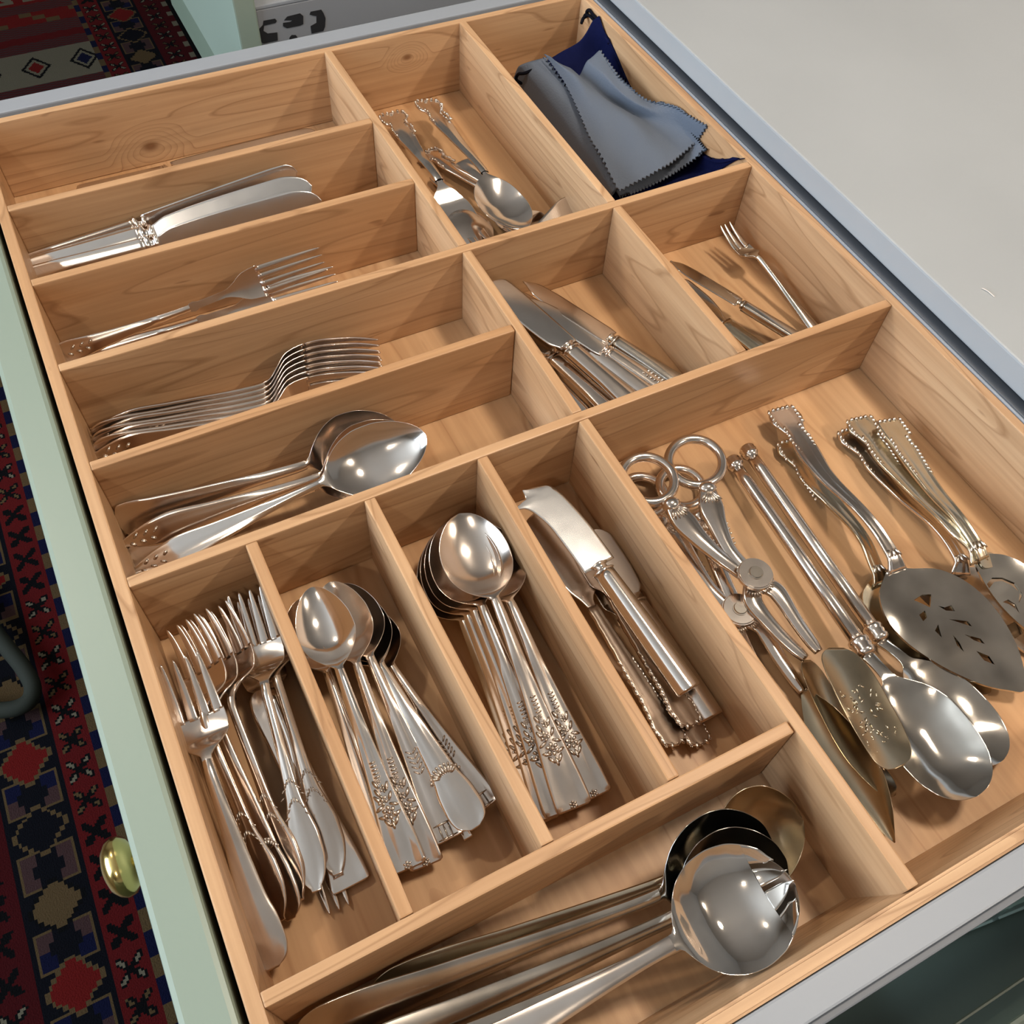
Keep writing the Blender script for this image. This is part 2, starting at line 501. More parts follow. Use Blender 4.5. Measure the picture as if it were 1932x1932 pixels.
# ------------------------------------------------------------------ worktop and cabinets
wt = tag(box('worktop', (0.5317, -0.70, 0.004), (1.20, 3.0, 0.0235), M['counter'], bev=0.0015), 'pale grey stone worktop with a thin bright front edge', 'worktop')
cab = tag(empty('base_cabinet', (0.9, 1.1, ZF)), 'sage green base cabinet under the pale grey worktop', 'cabinet')
box('plinth', (0.61, -0.74, ZF), (1.18, 2.99, ZF + 0.10), M['greend'], cab)
box('carcass', (0.57, -0.74, ZF + 0.10), (1.19, 2.99, 0.0038), M['greend'], cab)
for a, b in ((-0.72, -0.06), (-0.05, 0.79), (0.80, 1.72), (1.73, 2.97)):
    for z0, z1 in ((-0.74, -0.44), (-0.43, -0.12)):
        if (a, z0) == (0.80, -0.43):
            continue
        box('drawer_front', (0.548, a, z0), (0.57, b, z1), M['green'], cab, 0.002)
# cabinet run turning the corner
cc = tag(empty('corner_cabinet', (0.25, -0.4, ZF)), 'sage green cabinet around the corner, coloured dark for shade, below the near steel drawer side', 'cabinet')
box('carcass', (-0.45, -0.70, ZF + 0.08), (0.545, -0.084, -0.05), M['greend'], cc)
box('plinth', (-0.45, -0.68, ZF), (0.545, -0.16, ZF + 0.08), M['greend'], cc)
CGAP = -0.087
sage_shade = simple('shaded_sage_paint', (0.075, 0.095, 0.070), 0.45)  # sage fronts coloured dark to stand for the shade beside the drawer
box('shade_slab', (-0.47, -0.70, 0.004), (0.5312, -0.064, 0.0235), M['counter'], cc, 0.0015)  # unseen slab added to shade the cabinet fronts below it
box('carcass', (-0.44, -0.68, -0.05), (0.54, -0.13, 0.0038), M['greend'], cc)
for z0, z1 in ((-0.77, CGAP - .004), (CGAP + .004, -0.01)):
    box('drawer_front', (-0.44, -0.084, z0), (0.5475, -0.062, z1), sage_shade, cc, 0.002)

# second, neighbouring drawer that stands open
nd = tag(empty('neighbour_drawer', (0.40, 1.24, -0.10)), 'second open drawer with slotted grey steel side, beyond the cutlery drawer', 'drawer')
box('drawer_front', (0.2158, 0.800, -0.097), (0.2345, 1.70, 0.034), M['green'], nd, 0.0015)
nrail = box('side_rail', (0.2345, 0.803, -0.09), (0.530, 0.818, 0.0085), M['rail_shaded'], nd, 0.001)
box('rail_cap', (0.2345, 0.8028, 0.0086), (0.530, 0.8182, 0.0118), M['rail'], nd, 0.0008)
box('side_rail', (0.2345, 1.682, -0.09), (0.530, 1.697, 0.0115), M['rail'], nd, 0.001)
box('wooden_liner', (0.24, 0.822, -0.085), (0.528, 1.678, 0.0), M['wood'], nd, 0.001)


def slot(poly):
    P = [atv(x, y, 0.803) for x, y in poly]
    bm = bmesh.new()
    vs = [bm.verts.new((p[0] - 0.40, 0.8026 - 1.24, p[2] + 0.10)) for p in P]
    f = bm.faces.new(vs)
    r = bmesh.ops.extrude_face_region(bm, geom=[f])
    for v in [g for g in r['geom'] if isinstance(g, bmesh.types.BMVert)]:
        v.co.y += 0.0012
    o = link('slot', bm_mesh('slot', bm), M['black'], nrail)
    o.location = nd.location - (nd.location + nrail.location)


slot([(497, 39), (519, 35), (522, 39), (520, 43), (498, 48), (497, 58), (505, 63), (523, 61), (524, 76), (497, 82), (488, 74), (486, 58), (493, 50), (496, 47)])
slot([(536, 38), (542, 31), (566, 25), (572, 30), (572, 45), (566, 48), (541, 53), (534, 49), (534, 43), (548, 41), (552, 38)])
slot([(584, 27), (586, 22), (606, 18), (610, 24), (614, 34), (613, 50), (610, 58), (588, 63), (586, 49), (597, 43), (597, 30), (590, 29)])
slot([(546, 71), (550, 66), (558, 66), (561, 70), (561, 78), (546, 80)])
# lower drawer of the neighbour, also ajar
ld = tag(empty('lower_drawer', (0.40, 1.26, -0.43)), 'deep sage green lower drawer ajar beneath the second open drawer', 'drawer')
box('drawer_front', (0.300, 0.803, -0.433), (0.320, 1.70, -0.105), M['greend'], ld, 0.0015)
box('drawer_box', (0.320, 0.83, -0.42), (0.545, 1.68, -0.22), M['rail'], ld, 0.001)

# ------------------------------------------------------------------ the open cutlery drawer
dr = tag(empty('drawer_unit', (0.25, 0.37, -0.075)), 'open drawer with sage green front, grey steel sides and brass knob', 'drawer')
box('front_panel', (-0.0330, -0.055, -0.165), (-0.0106, 0.800, 0.000), M['green'], dr, 0.0028)
box('bottom_panel', (-0.0098, -0.018, -0.075), (0.530, 0.760, -0.0715), M['raild'], dr)
box('side_rail', (-0.0098, -0.0225, -0.10), (0.531, -0.0082, -0.0012), M['rail'], dr, 0.0012)
box('rail_lip', (-0.0098, -0.0262, -0.018), (0.531, -0.0226, -0.0075), M['raild'], dr, 0.0008)
box('side_rail', (-0.0098, 0.7478, -0.10), (0.531, 0.7650, 0.0005), M['rail'], dr, 0.0012)
box('rail_channel', (-0.0098, 0.7432, -0.071), (0.523, 0.7477, -0.024), M['raild'], dr, 0.0005)
box('back_rail', (0.5252, -0.008, -0.071), (0.5450, 0.7476, 0.0014), M['railk'], dr, 0.0008)
box('back_lip', (0.5233, -0.008, -0.071), (0.5251, 0.7431, 0.0008), M['rail'], dr, 0.0006)


def lathe(name, prof, n=28, cap=True):
    """surface of revolution about local x from (x, r) pairs"""
    vs, fs = [], []
    for x, r in prof:
        for k in range(n):
            a = 2 * math.pi * k / n
            vs.append((x, r * math.cos(a), r * math.sin(a)))
    for i in range(len(prof) - 1):
        for k in range(n):
            fs.append((i * n + k, i * n + (k + 1) % n, (i + 1) * n + (k + 1) % n, (i + 1) * n + k))
    if cap:
        fs.append(tuple(range(n))[::-1])
        fs.append(tuple((len(prof) - 1) * n + k for k in range(n)))
    return mesh(name, vs, fs)


KB = np.array([-0.0330, 0.1955, -0.087])
kn = link('knob', lathe('knob', [(0, .0072), (-.002, .0072), (-.0035, .0050), (-.012, .0046), (-.0140, .007), (-.0162, .0125), (-.0195, .0158), (-.0230, .0165),
                                 (-.0265, .0150), (-.0295, .0115), (-.0312, .006), (-.0318, .0008)]), M['brass'], dr)
kn.location = KB - np.array(dr.location)
kn['label'] = 'round polished brass knob'

# ------------------------------------------------------------------ wooden organiser
og = tag(empty('cutlery_organiser', (0.25, 0.37, HF - 0.006)), 'maple wood cutlery organiser with many dividers filling the open drawer', 'organiser')
T = 0.0066


def board(name, p0, p1, thick, side=1, z0=HF, z1=0.0, bev=0.0009, mat='wood'):
    """upright board whose edge runs p0 -> p1, thickness to the left (side = 1) of that direction; grain along its length"""
    p0, p1 = np.array(p0), np.array(p1)
    d = p1 - p0
    L = np.linalg.norm(d)
    me = box_me(name, (0, min(0, side * thick), z0), (L, max(0, side * thick), z1), bev)
    o = link(name, me, M[mat], og)
    o.location = Vector((p0[0], p0[1], 0)) - og.location
    o.rotation_euler = (0, 0, math.atan2(d[1], d[0]))
    return o


E_ = 0.0002
board('divider', (0, .6304), (.2700, .6304), T)
board('divider', (0, .5492), (.2700, .5492), T)
board('divider', (0, .4672), (.5155, .4672), T)
board('divider', (0, .3850), (.2690, .3850), T)
board('divider', (0, .3013), (.5155, .3013), T)
board('divider', (0, .0834), (.2700, .0834), T)
board('divider', (.2700, .7380), (.2700, .4738 + E_), T)
board('divider', (.3937, .7380), (.3905, .4738 + E_), T)
board('divider', (.2698, .4672 - E_), (.2691, .3079 + E_), T)
board('divider', (.3911, .4672 - E_), (.3920, .3079 + E_), T)
board('divider', (.0620, .3013 - E_), (.0626, .0900 + E_), T)
board('divider', (.1307, .3013 - E_), (.1321, .0900 + E_), T)
board('divider', (.2012, .3013 - E_), (.2003, .0900 + E_), T)
board('divider', (.2696, .3013 - E_), (.2716, .0), T)
board('side_board', (0, .7430), (0, -.0075), -T * 1.08, -1) if False else board('side_board', (-.0072, .7430), (-.0072, -.0078), 0.0072)
board('side_board', (.0, .7362), (.5228, .7362), .0066, mat='woodk')
board('side_board', (.5156, .7430), (.5156, -.0078), .0072)
# near board: its inner face leans in towards the base
bm = bmesh.new()
vv = [bm.verts.new(p) for p in ((0, -.0078, HF), (.5228, -.0078, HF), (.5228, .0105, HF), (0, .0105, HF), (0, -.0078, 0), (.5228, -.0078, 0), (.5228, -.0012, 0), (0, -.0012, 0))]
for f in ((0, 3, 2, 1), (4, 5, 6, 7), (0, 1, 5, 4), (1, 2, 6, 5), (2, 3, 7, 6), (3, 0, 4, 7)):
    bm.faces.new([vv[i] for i in f])
bmesh.ops.bevel(bm, geom=bm.edges[:], offset=0.0012, segments=2, affect='EDGES')
o = link('side_board', bm_mesh('side_board', bm), M['wood'], og)
o.location = Vector((0, 0, 0)) - og.location
o = link('base_panel', box_me('base_panel', (-0.26, -0.44, 0), (0.26, 0.44, 0.0058)), M['ply'], og)
me = o.data
bm = bmesh.new(); bm.from_mesh(me)
for v in bm.verts:      # grain of the base runs along the drawer front
    v.co = Vector((-.378 if v.co.x < 0 else .3725, -.265 if v.co.y < 0 else .265, v.co.z))
bm.to_mesh(me); bm.free()
o.location = Vector((.2578, .37, HF - .0060)) - og.location
o.rotation_euler = (0, 0, math.pi / 2)


# ------------------------------------------------------------------ flatware builders
def curve(keys, t):
    """monotone cubic through (t, value) keys"""
    k = np.array(keys, float)
    x, y = k[:, 0], k[:, 1]
    h = np.diff(x); d = np.diff(y) / h
    m = np.zeros(len(x)); m[0] = d[0]; m[-1] = d[-1]
    for i in range(1, len(x) - 1):
        if d[i - 1] * d[i] > 0:
            w1, w2 = 2 * h[i] + h[i - 1], h[i] + 2 * h[i - 1]
            m[i] = (w1 + w2) / (w1 / d[i - 1] + w2 / d[i])
    t = np.clip(np.asarray(t, float), x[0], x[-1])
    i = np.clip(np.searchsorted(x, t) - 1, 0, len(h) - 1)
    s = (t - x[i]) / h[i]
    return (y[i] * (1 + 2 * s) * (1 - s) ** 2 + m[i] * h[i] * s * (1 - s) ** 2 + y[i + 1] * s * s * (3 - 2 * s) + m[i + 1] * h[i] * s * s * (s - 1))


def sm(a, b, x):
    t = np.clip((x - a) / (b - a), 0, 1)
    return t * t * (3 - 2 * t)


def loft(name, P, U, hw, sag=0.0, th=0.0015, rim=0.0, K=9, cap0=True, cap1=True, yc=0.0, ridge=0.0):
    """strip with shaped cross-sections swept along points P with up vectors U.
    sag: dish depth (negative: crowned), th: thickness, rim: raised border, ridge: raised middle line"""
    P = np.asarray(P, float); n = len(P)
    U = np.broadcast_to(np.asarray(U, float), (n, 3)).copy()
    Tn = np.gradient(P, axis=0); Tn /= np.linalg.norm(Tn, axis=1)[:, None] + 1e-12
    U -= Tn * (U * Tn).sum(1)[:, None]; U /= np.linalg.norm(U, axis=1)[:, None] + 1e-12
    Y = np.cross(U, Tn)
    full = lambda a: np.broadcast_to(np.asarray(a, float), (n,))
    hw, sag, th, rim, yc, ridge = map(full, (hw, sag, th, rim, yc, ridge))
    q = np.sin(np.linspace(-math.pi / 2, math.pi / 2, K))
    g = sm(0.62, 0.84, np.abs(q)) * (1 - 0.6 * sm(0.95, 1.0, np.abs(q)))
    vs = np.empty((n, 2 * K, 3))
    for i in range(n):
        zt = -sag[i] * (1 - q ** 2)
        zb = zt - th[i] * (0.35 + 0.65 * (1 - q ** 4))
        zt = zt + rim[i] * g + ridge[i] * np.exp(-(q / 0.22) ** 2)
        y = yc[i] + hw[i] * q
        vs[i, :K] = P[i] + y[:, None] * Y[i] + zt[:, None] * U[i]
        vs[i, K:] = P[i] + y[::-1, None] * Y[i] + zb[::-1, None] * U[i]
    R = 2 * K
    fs = []
    for i in range(n - 1):
        for k in range(R):
            a, b = i * R + k, i * R + (k + 1) % R
            fs.append((a, a + R, b + R, b))
    if cap0:
        fs.append(tuple(range(R)))
    if cap1:
        fs.append(tuple((n - 1) * R + k for k in range(R))[::-1])
    return mesh(name, vs.reshape(-1, 3), [f[::-1] for f in fs])


def axis_pts(x, z, y=None):
    return np.stack([x, np.zeros_like(x) if y is None else y, z], 1)


UP = (0, 0, 1)


def frame(tail, head, roll):
    A, B = np.array(tail), np.array(head)
    L = np.linalg.norm(B - A)
    X = (B - A) / L
    u0 = np.array(UP) - X * X[2]; u0 /= np.linalg.norm(u0)
    y0 = np.cross(u0, X)
    r = math.radians(roll)
    u = u0 * math.cos(r) + y0 * math.sin(r)
    y = np.cross(u, X)
    m = Matrix(((X[0], y[0], u[0], A[0]), (X[1], y[1], u[1], A[1]), (X[2], y[2], u[2], A[2]), (0, 0, 0, 1)))
    return m, L


ENDS = {
    'round': [(0, .03), (.006, .40), (.02, .72), (.05, .95), (.09, 1), (.25, .70), (.5, .36), (.62, .27)],
    'point': [(0, .04), (.012, .22), (.05, .55), (.10, .85), (.16, 1), (.28, .74), (.5, .36), (.62, .26)],
    'square': [(0, .80), (.003, .95), (.012, 1), (.06, .97), (.25, .64), (.45, .38), (.62, .27)],
    'oval': [(0, .03), (.008, .50), (.03, .90), (.07, 1.05), (.13, 1.0), (.19, .78), (.3, .60), (.45, .40), (.62, .27)],
    'leaf': [(0, .06), (.015, .40), (.05, .80), (.10, 1.0), (.15, .98), (.21, .72), (.27, .46), (.34, .36), (.62, .28)],
    'lobed': [(0, .30), (.008, .72), (.022, .98), (.05, 1), (.12, .86), (.25, .62), (.45, .38), (.62, .28)],
    'scroll': [(0, .10), (.008, .55), (.025, .92), (.055, 1.0), (.085, .88), (.115, .58), (.135, .60), (.16, .74), (.20, .70), (.3, .52), (.45, .36), (.62, .28)],
}


def blob_mesh(name, items):
    """small raised ornaments: list of (x, y, z, rx, ry, rz, angle)"""
    bm = bmesh.new()
    for x, y, z, rx, ry, rz, a in items:
        m = Matrix.Translation((x, y, z)) @ Matrix.Rotation(a, 4, 'Z') @ Matrix.Diagonal((rx, ry, rz, 1))
        bmesh.ops.create_icosphere(bm, subdivisions=1, radius=1.0, matrix=m)
    return bm_mesh(name, bm, True)


def rose(x, y, z, r):
    out = [(x, y, z + r * .25, r * .34, r * .34, r * .35, 0)]
    for k in range(6):
        a = k * math.pi / 3
        out.append((x + r * .68 * math.cos(a), y + r * .68 * math.sin(a), z, r * .42, r * .34, r * .26, a))
    return out


def rose_spray(L, hw, zf, x0=.24):
    """roses and leaves up a handle, with a floret at the very end"""
    out = []
    for t, y, r in ((x0 - .060, .0, .0036), (x0 - .018, .15, .0028), (x0 + .016, -.12, .0022), (x0 + .042, .05, .0016)):
        x = t * L
        out += rose(x, y * hw, zf(x) - .0003, r)
    for t, y, a in ((x0 - .098, .0, 0), (x0 - .090, .30, .6), (x0 - .090, -.30, -.6), (x0 - .070, .48, 1.2), (x0 - .070, -.48, -1.2), (x0 - .040, .52, 2.0), (x0 - .040, -.48, -2.0),
                    (x0 - .012, -.40, 2.6), (x0 - .010, .50, -2.6), (x0 + .008, .35, -2.8), (x0 + .020, -.40, 2.7), (x0 + .035, .30, -2.8)):
        out.append((t * L, y * hw * .8, zf(t * L) - .0003, .0030, .0011, .0007, a))
    for k in range(5):
        out.append(((x0 + .055 + k * .012) * L, 0, zf((x0 + .055 + k * .012) * L), .0007, .0020, .0006, 0))
    out += rose(.012 * L, 0, zf(0), .0022)
    return out


def scroll_edge(L, W, hwf, zf, x0, x1, n, r=.0011):
    out = []
    for k in range(n):
        t = x0 + (x1 - x0) * k / (n - 1)
        for s in (-1, 1):
            a = s * .5
            rr = r * (1 + .45 * math.sin(k * 1.9))
            out.append((t * L, s * hwf(t) * W * .93, zf(t * L) + .0004, rr * 1.5, rr * .85, rr * .7, a))
    return out


def handle_mesh(L, hwt, end, tb, zk, th=.0022, rim=.0005, neck=None, ns=46, ridge=0.0):
    t = np.concatenate([np.linspace(0, .06, 12)[:-1], np.linspace(.06, tb, ns - 11)])
    keys = [(k * tb / .62, v) for k, v in ENDS[end]]
    hw = curve(keys, t) * hwt
    if neck:
        hw = np.maximum(hw, neck)
    z = curve(zk, t)
    crown = -0.0014 * sm(0, .15, t)
    tt = th * (0.8 + .7 * sm(.25 * tb, tb, t))
    rm = rim * sm(.0, .02, t) * (1 - sm(.55 * tb, .8 * tb, t))
    return loft('handle', axis_pts(t * L, z), UP, hw, crown, tt, rm, K=11, cap1=False, ridge=ridge * (1 - sm(.3 * tb, .8 * tb, t)))


def std_z(L, tb, arch):
    return [(0, 0), (.12, .10 * arch), (.35, .38 * arch), (tb - .12, .85 * arch), (tb - .02, arch), (tb + .06, .55 * arch), (tb + .16, .12 * arch), (1, 0)]


def ornaments(root, hd, L, hwt, end, tb, zk, orn):
    if not orn:
        return
    keys = [(k * tb / .62, v) for k, v in ENDS[end]]
    hwf = lambda t: float(curve(keys, [t])[0])
    zf = lambda x: float(curve(zk, [x / L])[0]) + .0006 + .0013 * float(sm(0, .15, x / L))
    it = []
    if orn == 'roses':
        it = rose_spray(L, hwt, zf)
    elif orn == 'scroll':
        it = scroll_edge(L, hwt, hwf, zf, .008, .20, 15, .0011) + rose(.02 * L, 0, zf(.02 * L), .0016)
        it += [(.004 * L, y * hwt, zf(0), .0013, .0013, .0010, 0) for y in (-.55, -.2, .2, .55)]
    elif orn == 'leaf':
        for k in range(7):
            x = (.10 + .022 * k) * L
            for s in (-1, 1):
                it.append((x, s * hwt * .30, zf(x), .0030, .0008, .0005, s * .7))
        it += rose(.06 * L, 0, zf(.06 * L), .0015)
    elif orn == 'fan':
        for k in range(9):
            a = (k - 4) * .28
            it.append((.20 * L + .004 * math.cos(a), .0062 * math.sin(a), zf(.2 * L), .0030, .0009, .0007, a))
        for k in range(11):
            a = (k - 5) * .26
            it.append((.19 * L + .008 * math.cos(a), .0085 * math.sin(a), zf(.2 * L), .0009, .0009, .0007, 0))
    elif orn == 'deco':
        for k in range(5):
            x = (.24 + .018 * k) * L
            for s in (-1, 1):
                it.append((x, s * .0016, zf(x), .0022, .0006, .0004, s * .8))
        for k in range(3):
            for s in (-1, 0, 1):
                it.append((.03 * L, s * .0026, zf(.03 * L), .0050, .0005, .0005, 0))
        for x, y in ((.055, 0), (.008, 0)):
            it.append((x * L, 0, zf(x * L), .0007, .0060, .0005, 0))
    elif orn == 'tip':
        for k in range(6):
            x = (.035 + .016 * k) * L
            it.append((x, (.25 if k % 2 else -.25) * hwt, zf(x), .0022, .0010, .0006, .6 if k % 2 else -.6))
    elif orn == 'arc':
        for x0 in (.27, .33):
            for k in range(9):
                s = (k - 4) / 4
                x = (x0 - .05 * s * s) * L
                it.append((x, s * hwt * .62, zf(x) - .0002, .0016, .0004, .0004, -s * 1.0))
    link('ornament', blob_mesh('ornament', it), M['orn'], hd)['kind'] = 'stuff'


BOWL = {
    'egg': [(0, .09), (.05, .17), (.12, .42), (.22, .72), (.34, .92), (.46, 1), (.60, .97), (.75, .82), (.87, .60), (.95, .36), (.99, .15), (1, .02)],
    'round': [(0, .08), (.04, .14), (.09, .36), (.16, .62), (.26, .83), (.40, .97), (.52, 1), (.66, .95), (.80, .78), (.91, .53), (.97, .30), (1, .02)],
    'long': [(0, .09), (.06, .18), (.15, .45), (.26, .72), (.40, .93), (.54, 1), (.68, .97), (.80, .84), (.90, .62), (.96, .40), (.99, .2), (1, .02)],
    'drop': [(0, .09), (.05, .20), (.13, .50), (.23, .80), (.34, .97), (.44, 1), (.58, .93), (.74, .72), (.87, .45), (.95, .24), (.99, .1), (1, .02)],
}


def spoon(name, label, group, tip, tail, W, roll=0.0, bl=.33, depth=.007, hwt=.0085, end='round', orn=None, arch=.009, mat='sil', bowl='egg', rim=.0005, cat='spoon', neck=.0024, bmat=None, ridge=0.0):
    m, L = frame(tail, tip, roll)
    root = tag(empty(name, matw=m), label, cat, group)
    tb = 1 - bl
    zk = std_z(L, tb, arch)
    if end == 'square':
        rim = rim * 1.9
    hd = link('handle', handle_mesh(L, hwt, end, tb, zk, rim=rim, neck=neck, ridge=ridge), M[mat], root)
    s = np.concatenate([np.linspace(0, .12, 8)[:-1], np.linspace(.12, .88, 18)[:-1], 1 - .12 * (1 - np.linspace(0, 1, 12)) ** 2])
    t = tb + bl * s
    hw = np.maximum(curve(BOWL[bowl], s) * W / 2, np.where(s < .3, neck, 0))
    sag = depth * curve([(0, -.10), (.08, .02), (.22, .55), (.42, 1), (.6, 1), (.8, .72), (.94, .28), (1, 0)], s)
    th = np.interp(s, [0, .15, 1], [.0033, .0016, .0012])
    link('bowl', loft('bowl', axis_pts(t * L, curve(zk, t)), UP, hw, sag, th, 0, K=15, cap0=False), M[bmat or mat], root)
    ornaments(root, hd, L, hwt, end, tb, zk, orn)
    return root


def fork(name, label, group, tip, tail, W, roll=0.0, nt=4, hl=.34, slot_=.50, hwt=.0085, end='round', orn=None, arch=.008, mat='sil', rim=.0005, cup=.006, cat='fork', neck=.0024, head='taper'):
    m, L = frame(tail, tip, roll)
    root = tag(empty(name, matw=m), label, cat, group)
    tb = 1 - hl
    zk = [(0, 0), (.12, .10 * arch), (.35, .38 * arch), (tb - .12, .85 * arch), (tb - .03, arch), (tb + .04, .6 * arch - .15 * cup), (tb + hl * .26, -cup * .70), (tb + hl * .48, -cup), (tb + hl * .78, -cup * .62), (1, 0)]
    hd = link('handle', handle_mesh(L, hwt, end, tb, zk, rim=rim, neck=neck), M[mat], root)
    ts = tb + hl * slot_
    s = np.linspace(0, 1, 18)
    hk = {'taper': [(0, .10), (.12, .20), (.32, .62), (.55, .95), (.75, 1), (1, .97)],
          'square': [(0, .10), (.15, .22), (.30, .80), (.42, .98), (.7, 1), (1, .98)],
          'shank': [(0, .24), (.06, .30), (.12, .17), (.45, .18), (.60, .40), (.78, .86), (1, 1)],
          'slim': [(0, .16), (.15, .24), (.4, .60), (.7, .92), (1, 1)]}[head]
    t = tb + (ts - tb) * s
    hw = np.maximum(curve(hk, s) * W / 2, neck)
    sag = .0016 * sm(.3, 1, s)
    hdo = link('head', loft('head', axis_pts(t * L, curve(zk, t)), UP, hw, sag, np.interp(s, [0, .3, 1], [.0033, .0022, .0020]), 0, K=13, cap0=False), M[mat], root)
    pitch = W * .98 / nt
    t2 = np.concatenate([np.linspace(ts - .012, 1 - .02, 14), [1 - .008, 1]])
    s2 = (t2 - ts) / (1 - ts)
    for k in range(nt):
        y0 = (k - (nt - 1) / 2) * pitch
        q = y0 / (W / 2)
        yy = y0 * (1 - .05 * np.clip(s2, 0, 1))
        ww = pitch * np.interp(s2, [-.1, 0, .3, .85, .96, 1], [.40, .39, .34, .19, .11, .04])
        zz = curve(zk, t2) - .0016 * (1 - q * q)
        link('tine', loft('tine', axis_pts(t2 * L, zz, yy), UP, ww, -.0003, np.interp(s2, [0, 1], [.0020, .0011]), 0, K=5), M[mat], hdo)
    ornaments(root, hd, L, hwt, end, tb, zk, orn)
    return root


def knife(name, label, group, tip, tail, roll=0.0, hf=.50, bw=.020, hw0=.0075, hw1=.0085, hth=.0095, mat='sil', bmat='steel', hstyle='flat', tipk='round', side=1, cat='knife', orn=None, bolster=True):
    """handle, collar and blade; side says to which side the cutting edge bulges"""
    m, L = frame(tail, tip, roll)
    root = tag(empty(name, matw=m), label, cat, group)
    t = np.concatenate([np.linspace(0, .05, 9)[:-1], np.linspace(.05, hf - .015, 20)])
    if hstyle == 'tube':
        hw = curve([(0, hw1 * .90), (.004, hw1), (hf * .6, (hw0 + hw1) / 2), (hf - .015, hw0)], t); sg = -hth * .38; th = hth * .62; rm = 0
    elif hstyle == 'ornate':
        hw = curve([(0, hw1 * .1), (.008, hw1 * .5), (.03, hw1 * .92), (.07, hw1), (.16, hw1 * .72), (.26, hw1 * .62), (hf - .08, hw0 * .55), (hf - .015, hw0 * .5)], t)
        hw = hw * (1 + .07 * np.sin(t * 95)); sg = -hth * .22; th = hth * .5; rm = .0007
    elif hstyle == 'pistol':
        hw = curve([(0, hw1 * .25), (.01, hw1 * .75), (.035, hw1 * 1.05), (.08, hw1), (.2, hw1 * .85), (hf - .015, hw0)], t); sg = -hth * .3; th = hth * .65; rm = .0003
    else:
        hw = curve([(0, hw1 * .55), (.006, hw1 * .88), (.02, hw1), (hf * .5, (hw0 + hw1) / 2), (hf - .015, hw0)], t); sg = -hth * .26; th = hth * .7; rm = .0005
    hd = link('handle', loft('handle', axis_pts(t * L, np.full_like(t, hth * .35)), UP, hw, sg, th, rm, K=11), M[mat], root)
    if bolster:
        tb_ = np.linspace(hf - .016, hf + .030, 16)
        bw_ = hw0 * curve([(hf - .016, .92), (hf - .010, 1.18), (hf - .003, 1.05), (hf + .004, .62), (hf + .012, .58), (hf + .018, .85), (hf + .025, .95), (hf + .030, .55)], tb_)
        link('collar', loft('collar', axis_pts(tb_ * L, np.full_like(tb_, hth * .35)), UP, bw_, -bw_ * .45, bw_ * .9, 0, K=9), M[mat], root)
    t0 = hf + (.018 if bolster else -.02)
    s = np.concatenate([np.linspace(0, .9, 26), .9 + .1 * (1 - (1 - np.linspace(.1, 1, 9)) ** 2)])
    x = t0 + (1 - t0) * s
    if tipk == 'round':
        up_ = curve([(0, .42), (.05, .46), (.8, .50), (.93, .46), (.98, .30), (1, .02)], s); lo = curve([(0, .30), (.04, .34), (.10, .50), (.6, .62), (.82, .62), (.93, .46), (.98, .22), (1, -.01)], s)
    elif tipk == 'sharp':
        up_ = curve([(0, .45), (.6, .48), (.8, .38), (1, .0)], s); lo = curve([(0, .45), (.08, .50), (.6, .50), (.85, .40), (1, .01)], s)
    elif tipk == 'spreader':
        up_ = curve([(0, .12), (.08, .20), (.18, .52), (.5, .50), (.85, .42), (.96, .25), (1, .0)], s); lo = curve([(0, .12), (.08, .20), (.20, .42), (.5, .62), (.8, .66), (.94, .40), (1, .01)], s)
    else:  # cheese: curved blade with a hooked forked point
        up_ = curve([(0, .50), (.3, .50), (.7, .40), (.86, .30), (.93, .18), (1, -.55)], s); lo = curve([(0, .50), (.1, .50), (.5, .52), (.72, .66), (.84, .88), (.87, 1.18), (.89, .70), (1, .57)], s)
    hwb = (up_ + lo) / 2 * bw
    ycb = (up_ - lo) / 2 * bw * side
    link('blade', loft('blade', axis_pts(x * L, np.full_like(x, hth * .28)), UP, np.maximum(hwb, .00015), -.0003, .0014, 0, K=7, yc=ycb), M[bmat], root)
    if orn == 'edge':
        it = []
        for k in range(22):
            tt = .006 + .0155 * k
            h = float(np.interp(tt, t, hw))
            for sgn in (-1, 1):
                it.append((tt * L, sgn * h * .95, hth * .40, .0026, .0010, .0011, sgn * (.5 if k % 2 else -.4)))
        it += [b for a in range(5) for b in rose((.006 + .004 * abs(a - 2)) * L, (a - 2) * hw1 * .40, hth * .42, .0014)]
        for tt in (.2, .3, .4):
            it += rose(tt * L, 0.7 * float(np.interp(tt, t, hw)), hth * .42, .0012)
        link('ornament', blob_mesh('ornament', it), M['orn'], hd)['kind'] = 'stuff'
    elif orn == 'panel':
        it = [((.02 + .012 * k) * L, (.3 if k % 2 else -.3) * hw1, hth * .6, .0016, .0011, .0006, k) for k in range(14)]
        link('ornament', blob_mesh('ornament', it), M['orn'], hd)['kind'] = 'stuff'
    return root


